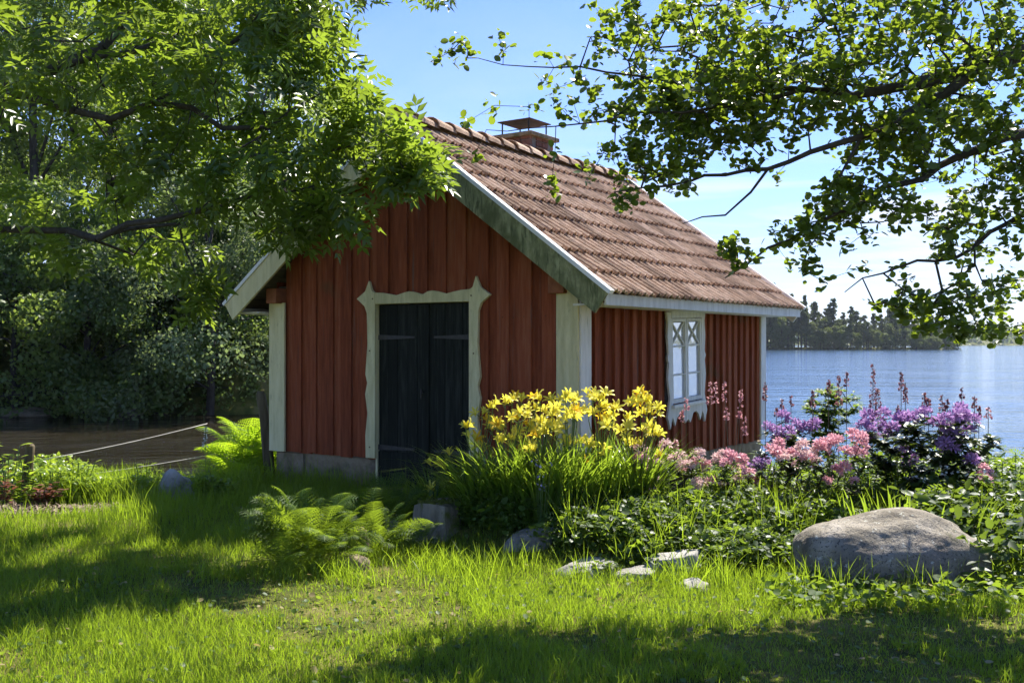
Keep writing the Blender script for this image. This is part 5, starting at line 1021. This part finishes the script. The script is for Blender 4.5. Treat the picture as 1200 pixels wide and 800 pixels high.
cover(40000, reg_bed, hb, 0.036, 'cover', 'ground_cover', 'dense low leafy ground cover filling the flower bed', DIA, 1.3)
cover(4200, reg_bed, lambda x, y: hb(x, y)*1.1, 0.062, 'cover', 'geranium_leaves', 'broader lobed leaves rising from the flower bed', ROUND, 1.2)
cover(3000, lambda n: (rng.uniform(2.9, 5.6, n), rng.uniform(6.6, 8.4, n)), lambda x, y: 0.40+0*x, 0.10, 'darkcover', 'broad_leaves', 'broad dark leaves behind and right of the boulder', ELL, 1.3)
cover(1500, lambda n: (rng.uniform(1.6, 4.8, n), rng.uniform(6.1, 6.75, n)), lambda x, y: 0.10+0*x, 0.05, 'cover', 'seedling_leaves', 'scattered seedling leaves in the grass before the boulder', ROUND, 1.1)
def reg_left(n): return rng.uniform(-6.6, -2.9, n), rng.uniform(10.55, 11.75, n)
cover(26000, reg_left, lambda x, y: np.clip(0.24+0.15*vnoise(x, y, 2.3, 5)+0.1*(x < -4.6), 0.04, 0.5), 0.045, 'limeleaf', 'riverside_plants', 'bright backlit leafy plants along the river edge', DIA, 1.4)
cover(1300, reg_bed, lambda x, y: hb(x, y)*1.2+0.02, 0.10, 'cover', 'feathery_leaves', 'feathery divided leaves among the ground cover', PIN, 1.0)
cover(2600, lambda n: (rng.uniform(-3.2, 3.8, n), rng.uniform(4.5, 7.0, n)), lambda x, y: 0.05+0*x, 0.028, 'cover', 'lawn_weeds', 'small round weed leaves scattered through the lawn', ROUND, 1.1)
cs = [(rng.uniform(-0.3, 4.6), rng.uniform(7.4, 9.0)) for k in range(46)]; cs = [c for c in cs if bed(np.array([c[0]]), np.array([c[1]]))[0] > 0.5]
tufts(cs, 30, 0.22, 0.48, 0.0038, 'bed_grass', 'thin grass blades standing up through the flower bed', lean=0.45)
n = 160; x = rng.uniform(-3, 3.6, n); y = rng.uniform(4.5, 7.2, n); P = np.stack([x, y, gz(x, y)+rng.uniform(0.02, 0.07, n)], -1); V, F = scatter(ROUND[0], ROUND[1], P, rots(rdir(n, 0, 0.3), None, rng.normal(size=n)*0.4), rng.uniform(0.02, 0.045, n))
tag(link('fallen_leaves', mesh_np('fallen_leaves', V, F, M['dry'], np.repeat(rng.random(n), 9))), 'a few dry fallen leaves lying on the lawn', 'leaves', kind='stuff')
b = MB()
for z_ in (0.47, 1.15, 1.85):
    for k in range(30):
        xx = -WW+0.24+k*0.124
        if -2.72 < xx < -0.92: continue
        if xx < -0.2: b.tube([(xx, -0.0435, z_+0.01*math.sin(k*3)), (xx, -0.039, z_+0.01*math.sin(k*3))], 0.005, 6)
tag(b.build('nail', M['nail'], SH), kind='stuff')
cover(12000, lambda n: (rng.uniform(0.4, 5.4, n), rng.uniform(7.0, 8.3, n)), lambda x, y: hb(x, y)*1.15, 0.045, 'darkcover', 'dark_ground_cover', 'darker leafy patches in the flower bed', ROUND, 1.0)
# strap leaves of irises between the spikes
e = empty('iris', (2.0, 8.75, gzf(2.0, 8.75))); tag(e, 'pale yellow green iris blades between the pink spikes', 'iris'); V, F, T = strap(34, 0.55, 0.010, 0.45, 0.35); link('leaves', mesh_np('leaves', V, F, M['limeleaf'], T), e)
e = empty('iris', (3.05, 8.0, gzf(3.05, 8.0))); tag(e, 'green iris blades in front of the rhododendrons', 'iris'); V, F, T = strap(150, 0.50, 0.010, 0.75, 0.4); link('leaves', mesh_np('leaves', V, F, M['lily_leaf'], T), e)

# ------------------------------------------------------------------ young garden plants at the left edge
def leafy(px, d, h, n, size, mat, label, T=ELL, name='garden_plant', rad=0.16, sx=1.6):
    x = (px-600)/1200*d; e = empty(name, (x, d, gzf(x, d))); tag(e, label, 'plant'); paths = []; P = []; D = []
    for k in range(max(3, n//9)):
        a = rng.random()*6.28; q = rad*rng.random(); tpz = h*rng.uniform(0.6, 1.0); tpv = np.array([math.cos(a)*q, math.sin(a)*q, tpz]); paths.append([(0, 0, 0), tuple(tpv*np.array([0.6, 0.6, 0.5])), tuple(tpv)])
        for j in range(9): t = 0.25+0.75*j/8; w = j*2.4; P.append(tpv*np.array([t, t, t])); D.append((math.cos(w), math.sin(w), rng.uniform(-0.2, 0.6)))
    P, D = np.array(P), np.array(D); link('stems', tubes_np(paths, 0.005, M['stem'], 'stems'), e); V, F = scatter(T[0]*np.array([sx, 1, 1]), T[1], P, rots(D), size*rng.uniform(0.6, 1.2, len(P))); link('leaves', mesh_np('leaves', V, F, M[mat], np.repeat(rng.random(len(P)), len(T[0]))), e)
leafy(8, 10.4, 0.62, 60, 0.11, 'limeleaf', 'leafy bright plant at the very left edge'); leafy(36, 10.5, 0.66, 36, 0.10, 'limeleaf', 'bright plant climbing the short stake')
leafy(5, 10.1, 0.36, 45, 0.09, 'redleaf', 'red leaved plant at the left edge in front of the bright one'); leafy(48, 10.3, 0.22, 110, 0.06, 'redleaf', 'dark red lettuce like plant on the mulch', ROUND, rad=0.22)
leafy(62, 10.6, 0.36, 110, 0.06, 'limeleaf', 'bushy lime plant behind the red lettuce', rad=0.28); leafy(92, 10.8, 0.42, 60, 0.09, 'limeleaf', 'pale leaved plant under the upper rope', rad=0.2); leafy(172, 11.0, 0.42, 70, 0.09, 'limeleaf', 'broad leaved plant beside the tall grass', rad=0.22)
leafy(25, 10.3, 0.30, 70, 0.07, 'limeleaf', 'low plant between the short stake and the mulch', rad=0.2); leafy(250, 11.2, 0.42, 60, 0.07, 'limeleaf', 'leafy stem beside the white flower spike', rad=0.12)
# lilac-white small blossoms over the bed
def reg_w(n): return rng.uniform(3.2, 4.3, n), rng.uniform(8.0, 8.4, n)
x, y = reg_w(40); P = np.stack([x, y, gz(x, y)+rng.uniform(0.35, 0.62, 40)], -1); P = np.repeat(P, 5, 0)+rng.normal(size=(200, 3))*0.012; V, F = scatter(DIA[0]*np.array([1.8, 1, 1]), DIA[1], P, rots(rdir(200)), rng.uniform(0.018, 0.032, 200))
tag(link('white_blossoms', mesh_np('white_blossoms', V, F, M['whitepetal'], np.repeat(rng.random(200), 4))), 'small white blossoms scattered below the large rhododendron', 'flower', kind='stuff')

# ------------------------------------------------------------------ thin summer haze over the lake
hm, t = newmat('haze'); pv = N(t, 'ShaderNodeVolumePrincipled'); pv.inputs['Color'].default_value = (0.80, 0.88, 1.0, 1); pv.inputs['Density'].default_value = 0.00010; pv.inputs['Anisotropy'].default_value = 0.3
o_ = N(t, 'ShaderNodeOutputMaterial'); t.links.new(pv.outputs[0], o_.inputs['Volume'])
b = MB(); b.box(-3400, 3400, -3100, 4300, -3.0, 45.0); tag(b.build('haze', hm), 'thin bluish summer haze over the lake', kind='stuff')
